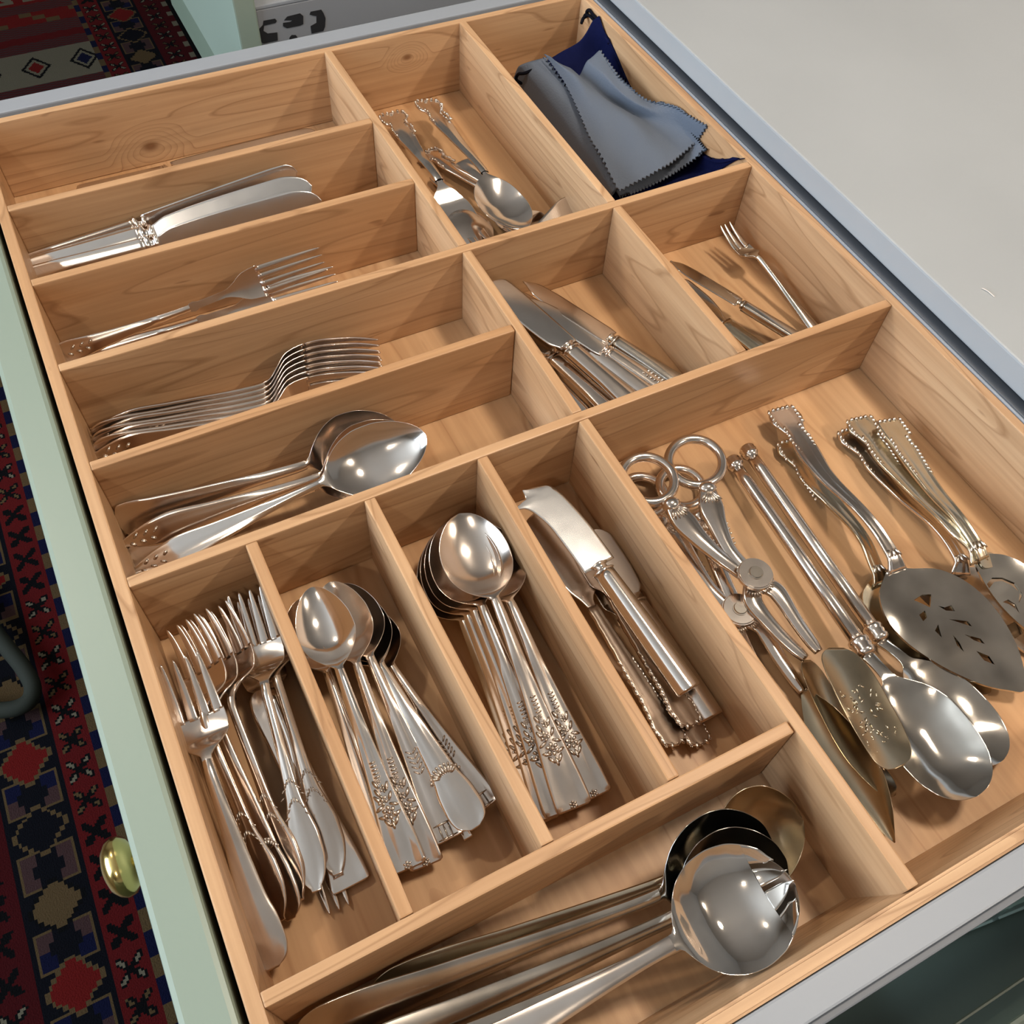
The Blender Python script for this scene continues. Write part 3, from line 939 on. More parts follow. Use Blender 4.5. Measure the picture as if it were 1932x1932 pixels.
def tube(name, pts, r, mat, parent=None, n=10, closed=False, origin=None):
    """round rod through world points (Catmull-Rom), radius r (number or list)"""
    P = np.asarray(pts, float)
    if not closed:
        Q = np.vstack([2 * P[0] - P[1], P, 2 * P[-1] - P[-2]])
        seg = len(P) - 1
    else:
        Q = np.vstack([P[-1], P, P[0], P[1]]); seg = len(P)
    out = []
    for i in range(seg):
        p0, p1, p2, p3 = Q[i:i + 4]
        for u in np.linspace(0, 1, 8, endpoint=False):
            out.append(.5 * ((2 * p1) + (-p0 + p2) * u + (2 * p0 - 5 * p1 + 4 * p2 - p3) * u * u + (-p0 + 3 * p1 - 3 * p2 + p3) * u ** 3))
    if not closed:
        out.append(P[-1])
    out = np.array(out)
    N_ = len(out)
    rr = np.interp(np.linspace(0, 1, N_), np.linspace(0, 1, len(np.atleast_1d(r))), np.atleast_1d(r)) if np.ndim(r) else np.full(N_, r)
    if closed:
        T_ = np.roll(out, -1, 0) - np.roll(out, 1, 0)
    else:
        T_ = np.gradient(out, axis=0)
    T_ /= np.linalg.norm(T_, axis=1)[:, None]
    og_ = np.array(origin if origin is not None else (parent.location if parent is not None else out.mean(0)))
    vs, fs = [], []
    for p, t_, r_ in zip(out, T_, rr):
        ref = np.array((0, 0, 1.0)) if abs(t_[2]) < .9 else np.array((1.0, 0, 0))
        a = np.cross(t_, ref); a /= np.linalg.norm(a); b = np.cross(a, t_)
        for k in range(n):
            an = 2 * math.pi * k / n
            vs.append(p + r_ * (math.cos(an) * a + math.sin(an) * b) - og_)
    for i in range(N_ if closed else N_ - 1):
        for k in range(n):
            i2 = (i + 1) % N_
            fs.append((i * n + k, i * n + (k + 1) % n, i2 * n + (k + 1) % n, i2 * n + k))
    if not closed:
        fs.append(tuple(range(n))[::-1]); fs.append(tuple((N_ - 1) * n + k for k in range(n)))
    o = link(name, mesh(name, vs, fs), mat, parent)
    if parent is None:
        o.location = og_
    return o


def strip(name, pts, hw, mat, parent, th=.002, sag=0.0, up=(0, 0, 1), rim=0.0, K=9, n=40, origin=None, yc=0.0, ridge=0.0):
    """flat bar swept through world points given as (x, y, z); hw / sag / th as (t, value) keys or numbers"""
    P = np.asarray(pts, float)
    d = np.concatenate([[0], np.cumsum(np.linalg.norm(np.diff(P, axis=0), axis=1))]); d /= d[-1]
    t = np.linspace(0, 1, n)
    Q = np.stack([curve(np.stack([d, P[:, k]], 1), t) for k in range(3)], 1)
    val = lambda a: curve(a, t) if isinstance(a, (list, tuple)) else a
    og_ = np.array(origin if origin is not None else parent.location)
    upv = np.asarray(up, float)
    if upv.ndim == 2:
        upv = np.stack([np.interp(t, np.linspace(0, 1, len(upv)), upv[:, k]) for k in range(3)], 1)
    me = loft(name, Q - og_, upv, val(hw), val(sag), val(th), val(rim), K=K, yc=val(yc), ridge=val(ridge))
    return link(name, me, mat, parent)


# ------------------------------------------------------------------ forks in the near left compartment
G = 'forks in the near left compartment'
F = lambda lb, tip, tail, **k: fork('fork', lb, G, at(*tip), at(*tail), **k)
F('silver fork nearest the sage green front, its wide plain handle end lowest', (336, 1241, -.014), (517, 1828, -.0455), W=.0270, hwt=.0090, end='oval', orn=None, mat='sil', hl=.36, roll=4, slot_=.46, rim=.0002)
F('silver fork nested behind the leftmost fork, tines pointing at the side board', (338, 1172, -.027), (530, 1738, -.0490), W=.0265, hwt=.0086, end='leaf', orn='arc', mat='satin', roll=28)
F('silver fork third from the sage green front, nested between its neighbours', (362, 1162, -.031), (550, 1735, -.0540), W=.0265, hwt=.0088, end='oval', orn='fan', mat='satin', roll=32)
F('brownish silver fork in the middle of the nested fork row', (400, 1146, -.032), (566, 1700, -.0520), W=.0260, hwt=.0082, end='leaf', orn='arc', mat='satin', roll=34)
F('bright silver fork topmost beside the first slim divider, leaf shaped handle end', (459, 1112, -.032), (598, 1682, -.0500), W=.0260, hwt=.0084, end='leaf', orn='arc', mat='bright', roll=4, hl=.36)
F('silver fork half hidden under the bright topmost fork, oval handle end', (476, 1122, -.041), (638, 1650, -.0520), W=.0255, hwt=.0084, end='leaf', orn='arc', mat='sil', roll=4)
F('silver fork lowest at the right of its compartment, plain spatula handle end', (455, 1168, -.052), (664, 1672, -.0590), W=.0250, hwt=.0100, end='square', mat='bright', roll=0)
F('silver fork lying the other way round, tines under the oval handle ends', (640, 1716, -.0590), (490, 1300, -.0500), W=.0160, hwt=.0080, nt=3, mat='sil', head='slim', arch=.004, cup=.002)

# ------------------------------------------------------------------ teaspoons
G = 'teaspoons in the second near compartment'
Sp = lambda lb, tip, tail, **k: spoon('teaspoon', lb, G, at(*tip), at(*tail), **k)
Sp('silver teaspoon on top of its pile, bowl facing up, rose handle', (587, 1108, -.024), (772, 1640, -.0470), W=.0315, hwt=.0092, end='square', orn='roses', mat='bright', roll=3, depth=.0075, bl=.335)
Sp('silver teaspoon nested just right of the topmost, second rose handle', (622, 1098, -.030), (806, 1634, -.0520), W=.0315, hwt=.0088, end='square', orn='roses', mat='satin', roll=6)
Sp('silver teaspoon with geometric handle end, middle of the fan', (642, 1102, -.033), (848, 1584, -.0500), W=.0310, hwt=.0088, end='square', orn='deco', mat='satin', roll=10)
Sp('silver teaspoon with narrow handle between the two geometric ones', (652, 1118, -.037), (884, 1582, -.0560), W=.0305, hwt=.0075, end='point', orn='tip', mat='sil', roll=10)
Sp('silver teaspoon with smooth oval white handle end over the fan', (648, 1140, -.042), (898, 1562, -.0440), W=.0300, hwt=.0095, end='oval', orn='fan', mat='bright', roll=6)
Sp('silver teaspoon rightmost in the fan, geometric handle by the divider', (668, 1150, -.046), (918, 1524, -.0560), W=.0300, hwt=.0090, end='square', orn='deco', mat='satin', roll=12)
Sp('silver teaspoon lowest at the left, mostly under the pile', (566, 1130, -.044), (742, 1628, -.0580), W=.0315, hwt=.0085, end='lobed', orn='tip', mat='sil', roll=-4)

# ------------------------------------------------------------------ round soup spoons
G = 'soup spoons in the third near compartment'
Sp = lambda lb, tip, tail, **k: spoon('soup_spoon', lb, G, at(*tip), at(*tail), W=.0405, bl=.335, bowl='round', end='square', orn='roses', hwt=.0098, depth=.0085, **k)
Sp('round silver soup spoon on top, its big bowl facing up', (866, 969, -.020), (1085, 1526, -.0480), mat='satin', roll=2)
Sp('round silver soup spoon peeking out right behind the top one', (888, 986, -.027), (1124, 1504, -.0520), mat='sil', roll=2)
Sp('round silver soup spoon, first of the nested bowls left of the top one', (846, 984, -.027), (1062, 1534, -.0520), mat='sil', roll=10)
Sp('round silver soup spoon, second of the nested bowls along the divider', (836, 994, -.032), (1048, 1540, -.0545), mat='sil', roll=16)
Sp('round silver soup spoon, third of the nested bowls along the divider', (827, 1004, -.037), (1036, 1546, -.0570), mat='sil', roll=20)
Sp('round silver soup spoon at the bottom of the nested bowls', (820, 1016, -.042), (1028, 1552, -.0590), mat='tarn', roll=22)

# ------------------------------------------------------------------ cheese and butter knives
G = 'small knives in the fourth near compartment'
Kn = lambda lb, tip, tail, **k: knife('small_knife', lb, G, at(*tip), at(*tail), **k)
Kn('plain silver tube handle knife lying beneath the hooked cheese knife', (1110, 1005, -.050), (1340, 1358, -.0575), hf=.60, bw=.018, hw0=.0062, hw1=.0078, hth=.011, mat='satin', hstyle='tube', tipk='round', side=1)
Kn('silver butter spreader with floral handle, lowest of the floral ones', (1085, 1030, -.054), (1322, 1408, -.0575), hf=.62, bw=.016, hw0=.0075, hw1=.0090, hth=.005, mat='brown', bmat='tarn', hstyle='ornate', tipk='spreader', orn='edge', bolster=False, roll=-20)
Kn('silver butter spreader with floral handle in the middle, under the cheese knife', (1062, 985, -.047), (1304, 1372, -.0500), hf=.62, bw=.018, hw0=.0075, hw1=.0090, hth=.005, mat='brown', bmat='satin', hstyle='ornate', tipk='spreader', orn='edge', bolster=False, roll=-20)
Kn('brown toned butter spreader with floral handle next to the divider', (1006, 970, -.040), (1276, 1408, -.0520), hf=.58, bw=.021, hw0=.0075, hw1=.0092, hth=.005, mat='brown', bmat='satin', hstyle='ornate', tipk='spreader', orn='edge', bolster=False, side=-1, roll=-18)
Kn('hooked cheese knife with bright blade and round tube handle, on top', (1016, 915, -.030), (1298, 1306, -.0440), hf=.555, bw=.0215, hw0=.0062, hw1=.0076, hth=.012, mat='bright', bmat='steel', hstyle='tube', tipk='cheese', side=-1)

# ------------------------------------------------------------------ knives in the middle compartment
G = 'fruit knives in the middle compartment'
Kn = lambda lb, tip, tail, **k: knife('fruit_knife', lb, G, at(*tip), at(*tail), **k)
Kn('small knife with brownish blade, rightmost in the middle compartment', (985, 536, -.038), (1290, 733, -.0530), hf=.43, bw=.019, hw0=.0055, hw1=.0070, hth=.010, mat='tarn', bmat='satin', hstyle='pistol', tipk='sharp', roll=-12, side=1)
Kn('small knife with bright blade and chased handle, second from the right', (990, 566, -.036), (1262, 742, -.0520), hf=.42, bw=.019, hw0=.0055, hw1=.0072, hth=.009, mat='sil', bmat='steel', hstyle='flat', tipk='sharp', roll=-8, orn='panel', side=-1)
Kn('small knife with ringed collar and brown blade, third from the right', (958, 552, -.043), (1232, 752, -.0520), hf=.43, bw=.021, hw0=.0060, hw1=.0078, hth=.010, mat='sil', bmat='satin', hstyle='tube', tipk='sharp', roll=-10, side=1)
Kn('small knife with pale curved blade in the middle compartment, on top', (928, 536, -.030), (1190, 762, -.0450), hf=.43, bw=.022, hw0=.0068, hw1=.0085, hth=.011, mat='sil', bmat='steel', hstyle='pistol', tipk='round', roll=-9, side=-1)
Kn('small knife with dark blade beside the slim divider', (915, 560, -.048), (1160, 785, -.0510), hf=.46, bw=.016, hw0=.0068, hw1=.0085, hth=.011, mat='sil', bmat='tarn', hstyle='pistol', tipk='round', roll=-14, side=-1)
Kn('small knife lowest against the slim divider, plain pale handle', (920, 580, -.056), (1125, 800, -.0570), hf=.50, bw=.015, hw0=.0060, hw1=.0080, hth=.008, mat='bright', bmat='tarn', hstyle='flat', tipk='round', roll=-5, side=-1)

# ------------------------------------------------------------------ small compartment by the worktop
fork('cocktail_fork', 'small three tined cocktail fork standing slightly up by the worktop side', None, at(1368, 419, -.036), at(1560, 650, -.0590), W=.0150, nt=3, hl=.32, slot_=.42, hwt=.0042, end='round', mat='tarn', arch=.004, neck=.0018, head='square', cup=.003, rim=0)
knife('butter_knife', 'small knife with dark blade and faceted pearl grey handle by the cocktail fork', None, at(1262, 498, -.040), at(1530, 660, -.0520), hf=.49, bw=.018, hw0=.0050, hw1=.0070, hth=.010, mat='tarn', bmat='dark', hstyle='flat', tipk='sharp', roll=-18, side=1)
knife('butter_knife', 'copper toned small knife half hidden below the dark bladed one', None, at(1262, 530, -.054), at(1470, 690, -.0570), hf=.50, bw=.018, hw0=.0060, hw1=.0075, hth=.005, mat='gold', bmat='tarn', hstyle='flat', tipk='spreader', roll=0, bolster=False)

# ------------------------------------------------------------------ far left rows
knife('carving_knife', 'long pale blade lying low in the farthest row', None, at(602, 258, -.057), at(150, 371, -.058), hf=.36, bw=.024, hw0=.0075, hw1=.0090, hth=.009, mat='bright', bmat='steel', tipk='round', roll=-8, side=1)
G = 'dinner knives in the second row'
Kn = lambda lb, tip, tail, **k: knife('dinner_knife', lb, G, at(*tip), at(*tail), hf=.40, bw=.019, hw0=.0075, hw1=.0092, hth=.0105, bmat='steel', **k)
Kn('dinner knife on edge with dark blade, farthest back in its row', (560, 322, -.018), (57, 497, -.046), mat='satin', roll=-78, side=1)
Kn('dinner knife with bright blade face, middle of its row', (588, 350, -.022), (60, 511, -.047), mat='bright', roll=-50, side=-1)
Kn('dinner knife with tan reflecting blade, nearest in its row', (606, 376, -.026), (64, 524, -.049), mat='bright', roll=-62, side=-1)
G = 'hollow handled forks in the third row'
Fk = lambda lb, tip, tail, **k: fork('dinner_fork', lb, G, at(*tip), at(*tail), **k)
Fk('dinner fork with chased handle, upper one of the pair in its row', (611, 488, -.024), (113, 670, -.048), W=.0230, nt=4, hl=.52, slot_=.54, hwt=.0078, end='lobed', orn='tip', mat='satin', roll=-56, cup=.003, head='shank', arch=.003)
Fk('dinner fork with chased handle, lower one of the pair in its row', (636, 524, -.036), (118, 684, -.055), W=.0230, nt=4, hl=.52, slot_=.54, hwt=.0078, end='lobed', orn='tip', mat='satin', roll=-50, cup=.003, head='shank', arch=.003)
G = 'forks on their edges in the fourth row'
Fk = lambda lb, tip, tail, i, **k: fork('table_fork', lb, G, at(*tip), at(*tail), W=.0250, hwt=.0090, roll=-80 + 2 * i, arch=.003, cup=.0150, hl=.42, slot_=.42, mat='satin', **k)
ORD = ('farthest back', 'second from the back', 'third from the back', 'fourth from the back', 'fifth from the back', 'sixth from the back', 'nearest the front divider')
for i, od in enumerate(ORD):
    Fk('silver fork on its edge in the nested row of seven, ' + od, (718 + 1.0 * i, 662 + 11 * i, -.040), (172 + .8 * i, 815 + 7.5 * i, -.045), i, end=('point', 'round')[i % 2], orn=('tip', 'leaf', None)[i % 3])
G = 'table spoons in the fifth row'
Ts = lambda lb, tip, tail, **k: spoon('table_spoon', lb, G, at(*tip), at(*tail), **k)
Ts('grey table spoon on its edge, farthest back in its row, notched handle', (752, 806, -.030), (222, 986, -.044), W=.0420, roll=-60, hwt=.0110, end='lobed', mat='satin', depth=.010, bl=.35, arch=.010)
Ts('grey table spoon on its edge in front of the farthest one, pointed handle', (786, 822, -.030), (228, 1028, -.044), W=.0420, roll=-54, hwt=.0095, end='point', orn='tip', mat='satin', depth=.010, bl=.35, arch=.010)
Ts('bright table spoon with its bowl facing the camera, nearest in its row', (803, 820, -.018), (250, 1080, -.052), W=.0430, roll=-28, hwt=.0085, end='point', orn='tip', mat='bright', depth=.009, bl=.37, arch=.006, bowl='egg')
Ts('table spoon with plain round handle end below the bright one', (770, 850, -.044), (232, 1060, -.056), W=.0380, roll=-40, hwt=.0085, end='round', mat='satin', depth=.009, bl=.35, arch=.006)

# ------------------------------------------------------------------ serving pieces in the far middle compartment
G = 'serving pieces in the far middle compartment'
fork('serving_fork', 'ornate serving fork, left of the pair with handles up in the far compartment', G, at(905, 462, -.044), at(735, 212, -.044), W=.034, nt=3, hl=.42, slot_=.52, hwt=.0125, end='scroll', orn='scroll', mat='bright', roll=0, arch=.006)
spoon('serving_spoon', 'ornate serving spoon with broad shallow bowl, right of the pair', G, at(985, 432, -.034), at(800, 188, -.040), W=.042, bl=.36, hwt=.0120, end='scroll', orn='scroll', mat='bright', bowl='round', depth=.008, roll=8, arch=.006)
fork('serving_fork', 'flat silver fork under the ornate pair, small shell handle end', G, at(1020, 440, -.054), at(805, 284, -.055), W=.030, nt=4, hl=.36, slot_=.42, hwt=.0090, end='scroll', orn='scroll', mat='sil', arch=.004)
fork('serving_fork', 'bright fork lying below the broad spoon, smooth fluted handle', G, at(1062, 455, -.053), at(868, 304, -.053), W=.028, nt=4, hl=.34, slot_=.42, hwt=.0092, end='lobed', mat='bright', arch=.004)
fork('pickle_fork', 'short fork tips rising beside the right hand divider of that compartment', G, at(1060, 388, -.040), at(935, 495, -.050), W=.013, nt=3, hl=.40, slot_=.45, hwt=.005, end='round', mat='sil', arch=.002, head='slim')
knife('cake_knife', 'brown reflecting blade tip against the right hand divider', G, at(1098, 372, -.040), at(985, 490, -.052), hf=.38, bw=.024, hth=.006, mat='sil', bmat='satin', tipk='sharp', roll=-20, bolster=False)
spoon('serving_spoon', 'grey serving spoon back down in the corner beneath the ornate fork', G, at(905, 470, -.052), at(820, 330, -.058), W=.040, bl=.62, hwt=.006, end='round', mat='sil', bowl='long', depth=-.006, roll=0, arch=.002)

# ------------------------------------------------------------------ big compartment: cake tongs, long spoons, pie servers
TZ = -.046


def pz(*a):
    return [at(x, y, z) for x, y, z in a]


def ring(parent, cx, cy, z, rx, ry, ang, r):
    """finger ring: closed loop, centre and half axes given on the picture, laid at height z"""
    pts = []
    for k in range(16):
        a = 2 * math.pi * k / 16
        x, y = rx * math.cos(a), ry * math.sin(a)
        pts.append(at(cx + x * math.cos(ang) - y * math.sin(ang), cy + x * math.sin(ang) + y * math.cos(ang), z))
    return tube('finger_ring', pts, r, M['sil'], parent, n=12, closed=True)


def shell(arm, p, d, size, up=.0022):
    """fan shaped shell relief"""
    parent = arm.parent
    a0 = math.atan2(d[1], d[0])
    it = []
    for k in range(7):
        a = a0 + (k - 3) * .24
        it.append((p[0] + size * .5 * math.cos(a), p[1] + size * .5 * math.sin(a), p[2] + up, size * .42, size * .075, .0006, a))
    me = blob_mesh('shell_relief', [(x - parent.location[0], y - parent.location[1], z - parent.location[2], *r) for x, y, z, *r in it])
    o = link('shell_relief', me, M['orn'], arm)
    o['kind'] = 'stuff'
    return o


def beads(arm, pts, r, step=.0035, off=.0):
    parent = arm.parent
    P = np.array(pts); it = []
    d = np.concatenate([[0], np.cumsum(np.linalg.norm(np.diff(P, axis=0), axis=1))])
    for k in range(int(d[-1] / step)):
        s = (k + .5) * step
        p = [np.interp(s, d, P[:, j]) for j in range(3)]
        it.append((p[0] - parent.location[0], p[1] - parent.location[1], p[2] - parent.location[2] + off, r * 1.3, r, r, k))
    o = link('bead_relief', blob_mesh('bead_relief', it), M['orn'], arm)
    o['kind'] = 'stuff'
    return o


def tongs(label, pivot, arms, rings, jaws, mat):
    pv = at(*pivot)
    root = tag(empty('serving_tongs', (pv[0], pv[1], HF)), label, 'tongs', 'scissor tongs in the large compartment')
    for (c, rx, ry, an) in rings:
        ring(root, *c, rx, ry, an, .0031)
    for pts in arms:
        Q = pz(*pts)
        arm = strip('arm', Q, [(0, .0042), (.05, .0056), (.22, .0078), (.4, .0062), (.7, .0046), (1, .0052)], M[mat], root, th=.0042, sag=-.0026, rim=.0007, K=13)
        d = Q[1] - Q[0]
        shell(arm, Q[0] + d * .10, d, .012, .0026)
        q = np.array(Q)
        side = np.cross((0, 0, 1), d); side /= np.linalg.norm(side)
        beads(arm, [Q[1] + side * .006 + np.array((0, 0, .0006)), Q[2] + side * .0044 + np.array((0, 0, .0004))], .0007)
        beads(arm, [Q[1] - side * .006 + np.array((0, 0, .0006)), Q[2] - side * .0044 + np.array((0, 0, .0004))], .0007)
        bm = bmesh.new()
        bmesh.ops.create_uvsphere(bm, u_segments=14, v_segments=8, radius=1.0, matrix=Matrix.Translation(Vector(Q[0]) - root.location) @ Matrix.Rotation(math.atan2(d[1], d[0]), 4, 'Z') @ Matrix.Diagonal((.0050, .0062, .0045, 1)))
        link('knop', bm_mesh('knop', bm, True), M[mat], root)
    for pts in jaws:
        Q = pz(*pts)
        arm = strip('jaw_arm', Q, [(0, .0048), (.2, .0056), (.5, .0044), (.9, .0036), (1, .0026)], M[mat], root, th=.0036, sag=-.0022, rim=.0006, K=13)
        d = Q[1] - Q[0]
        shell(arm, Q[0] + d * .2, d, .010, .0022)
    z = pv[2] + .004
    par = None
    for nm, r, h, mt in (('pivot_disc', .0108, .0035, mat), ('pivot_rivet', .0046, .0062, 'tarn')):
        bm = bmesh.new()
        bmesh.ops.create_cone(bm, cap_ends=True, segments=36, radius1=r, radius2=r * .97, depth=h)
        bmesh.ops.bevel(bm, geom=[e for e in bm.edges if len(e.link_faces) == 2 and abs(e.verts[0].co.z - e.verts[1].co.z) < 1e-6], offset=.0008, segments=3, affect='EDGES')
        o = link(nm, bm_mesh(nm, bm, False), M[mt], par or root)
        o.location = (0, 0, 0) if par else (0, 0, z - HF)
        par = o
    return root


t1 = tongs('silver scissor tongs with finger rings, nearer the long spoons', (1421, 1090, -.036),
           [[(1334, 922, -.035), (1352, 985, -.035), (1378, 1040, -.036), (1416, 1085, -.038)],
            [(1266, 952, -.033), (1305, 1000, -.033), (1352, 1045, -.035), (1416, 1090, -.040)]],
           [((1312, 872, -.036), 51, 43, .25), ((1222, 905, -.034), 51, 42, .35)],
           [[(1424, 1095, -.038), (1468, 1118, -.039), (1505, 1175, -.043), (1545, 1230, -.047)],
            [(1418, 1098, -.040), (1424, 1140, -.041), (1465, 1190, -.045), (1520, 1242, -.049)]], 'sil')
t2 = tongs('silver scissor tongs lying lower, along the slim divider', (1392, 1157, -.049),
           [[(1322, 975, -.050), (1345, 1030, -.050), (1362, 1085, -.050), (1390, 1150, -.051)],
            [(1245, 985, -.050), (1290, 1040, -.050), (1335, 1105, -.050), (1388, 1155, -.052)]],
           [((1285, 920, -.056), 42, 34, .4), ((1215, 935, -.058), 44, 34, .4)],
           [[(1398, 1165, -.051), (1440, 1185, -.052), (1470, 1240, -.054), (1515, 1305, -.056)],
            [(1388, 1168, -.052), (1392, 1200, -.053), (1420, 1250, -.055), (1460, 1320, -.057)]], 'sil')


def leaf_blade(name, pts, W, depth, mat, root, tilt, th=.0014, shape='leaf', n=40):
    keys = {'leaf': [(0, .12), (.08, .40), (.22, .78), (.42, 1), (.6, .95), (.8, .62), (.94, .22), (1, .02)],
            'scoop': [(0, .30), (.04, .62), (.12, .85), (.3, .97), (.6, 1), (.85, .92), (.95, .70), (.99, .35), (1, .05)]}[shape]
    return strip(name, pz(*pts), [(a, b * W) for a, b in keys], M[mat], root, th=th, sag=[(0, 0), (.2, depth * .7), (.5, depth), (.8, depth * .8), (1, 0)], up=tilt, K=13, n=n)


# jaws of the nearer tongs: an engraved scoop and a plain one
sc = leaf_blade('engraved_scoop', [(1578, 1222, -.031), (1615, 1290, -.029), (1655, 1365, -.030), (1700, 1448, -.034)], .0185, .0034, 'wood_tint', t1, (.36, -.06, .93), shape='scoop')
leaf_blade('plain_scoop', [(1522, 1245, -.050), (1560, 1320, -.052), (1610, 1410, -.054), (1690, 1500, -.057)], .0140, .004, 'wood_tint', t1, (.55, -.1, .8), shape='scoop')
Qs = pz((1585, 1240, -.031), (1615, 1295, -.029), (1655, 1365, -.030), (1692, 1435, -.033))
itm = []
for k in range(120):
    s = rng.random(); p = np.array([np.interp(s, [0, .33, .66, 1], [q[j] for q in Qs]) for j in range(3)])
    r = rng.uniform(-.0145, .0145); a = rng.uniform(0, 6.3)
    nx = np.array((.93, .02, -.36)); nx /= np.linalg.norm(nx)
    p = p + nx * r + np.array((.36, -.06, .93)) * (-.0030 * (1 - (r / .0185) ** 2) + .0001)
    itm.append((p[0] - t1.location[0], p[1] - t1.location[1], p[2] - t1.location[2], .0019, .00045, .0004, a))
link('engraving', blob_mesh('engraving', itm), M['gold'], sc)['kind'] = 'stuff'
leaf_blade('long_scoop', [(1515, 1300, -.056), (1570, 1390, -.052), (1630, 1480, -.050), (1688, 1590, -.052)], .0135, .004, 'wood_tint', t2, (-.62, .25, .75), shape='leaf')
leaf_blade('plain_scoop', [(1462, 1322, -.058), (1520, 1400, -.058), (1590, 1490, -.058), (1680, 1600, -.058)], .0120, .003, 'gold', t2, (.35, -.1, .9), shape='leaf')


def long_spoon(label, top, band, tip, W, mat, roll, depth=.010):
    """rod handle with ringed ends and an oval bowl"""
    A, B, T_ = at(*top), at(*band), at(*tip)
    root = tag(empty('long_spoon', (A[0], A[1], HF)), label, 'spoon', 'long rod handled spoons in the large compartment')
    d = (B - A); L = np.linalg.norm(d); d /= L
    rod = link('rod_handle', lathe('rod_handle', [(.006, .0040), (.02, .0042), (L * .5, .0044), (L - .008, .0046)], 16), M[mat], root)
    rot = Vector(d).to_track_quat('X', 'Z')
    rod.rotation_mode = 'QUATERNION'
    for nm, base, prof in (('ring_finial', A, [(-.002, .0020), (-.001, .0046), (.0005, .0056), (.002, .0050), (.0028, .0058), (.0045, .0051), (.0053, .0058), (.0070, .0046), (.009, .0040)]),
                           ('ring_collar', A + d * (L - .010), [(0, .0044), (.001, .0060), (.003, .0064), (.0045, .0055), (.0055, .0064), (.0075, .0056), (.0085, .0064), (.0105, .0058), (.012, .0044)])):
        o = link(nm, lathe(nm, prof, 18), M[mat], root)
        o.rotation_mode = 'QUATERNION'; o.rotation_quaternion = rot; o.location = Vector(base) - root.location
    rod.rotation_quaternion = rot; rod.location = Vector(A) - root.location
    m, Lb = frame(B, T_, roll)
    s = np.concatenate([np.linspace(0, .25, 10)[:-1], np.linspace(.25, .9, 18)[:-1], 1 - .1 * (1 - np.linspace(0, 1, 10)) ** 2])
    hw = curve([(0, .17), (.10, .14), (.20, .16), (.27, .42), (.36, .76), (.50, .97), (.62, 1), (.78, .93), (.90, .73), (.965, .47), (.992, .22), (1, .02)], s) * W / 2
    sag = depth * curve([(0, -.12), (.2, 0), (.34, .5), (.55, 1), (.75, .95), (.92, .4), (1, 0)], s)
    o = link('bowl', loft('bowl', axis_pts(s * Lb, .003 * curve([(0, 0), (.2, 1), (.4, .5), (1, 0)], s)), UP, hw, sag, np.interp(s, [0, .25, 1], [.005, .002, .0014]), 0, K=15), M['plate'], root)
    o.matrix_local = Matrix.Translation(-root.location) @ m
    return root


long_spoon('silver rod handled spoon, left of the two, dark oval bowl in front', (1380, 868, -.052), (1634, 1232, -.043), (1844, 1502, -.036), .049, 'sil', -4)
long_spoon('silver rod handled spoon, right of the two, bowl tucked behind', (1408, 846, -.053), (1660, 1206, -.052), (1893, 1434, -.0535), .046, 'sil', 4, .0060)


def outline_plate(name, poly, zs, holes, mat, root, th=.0016, n=64, tiltz=None):
    """flat server blade from a picture outline laid on a plane through three heights; holes are cut through"""
    # plane z = a + b*px + c*py fitted to given corner heights
    A_ = np.array([[1, x, y] for x, y, _ in zs]); zc = np.linalg.lstsq(A_, np.array([z for _, _, z in zs]), rcond=None)[0]
    zat = lambda x, y: zc[0] + zc[1] * x + zc[2] * y
    P = [Vector(at(x, y, zat(x, y))) - root.location for x, y in poly]
    bm = bmesh.new()
    loops = [P] + [[Vector(at(x, y, zat(x, y))) - root.location for x, y in h] for h in holes]
    edges = []
    for lp in loops:
        vs = [bm.verts.new(p) for p in lp]
        for i in range(len(vs)):
            edges.append(bm.edges.new((vs[i], vs[(i + 1) % len(vs)])))
    bmesh.ops.triangle_fill(bm, use_beauty=True, use_dissolve=False, edges=edges)
    bmesh.ops.recalc_face_normals(bm, faces=bm.faces[:])
    if sum((f.normal.z for f in bm.faces)) < 0:
        bmesh.ops.reverse_faces(bm, faces=bm.faces[:])
    r = bmesh.ops.extrude_face_region(bm, geom=bm.faces[:])
    for v in [g for g in r['geom'] if isinstance(g, bmesh.types.BMVert)]:
        v.co.z -= th
    return link(name, bm_mesh(name, bm), M[mat], root)


def smooth_poly(pts, k=5):
    P = np.array(pts, float); n = len(P); out = []
    for i in range(n):
        p0, p1, p2, p3 = P[i - 1], P[i], P[(i + 1) % n], P[(i + 2) % n]
        for u in np.linspace(0, 1, k, endpoint=False):
            out.append(tuple(.5 * ((2 * p1) + (-p0 + p2) * u + (2 * p0 - 5 * p1 + 4 * p2 - p3) * u * u + (-p0 + 3 * p1 - 3 * p2 + p3) * u ** 3)))
    return out


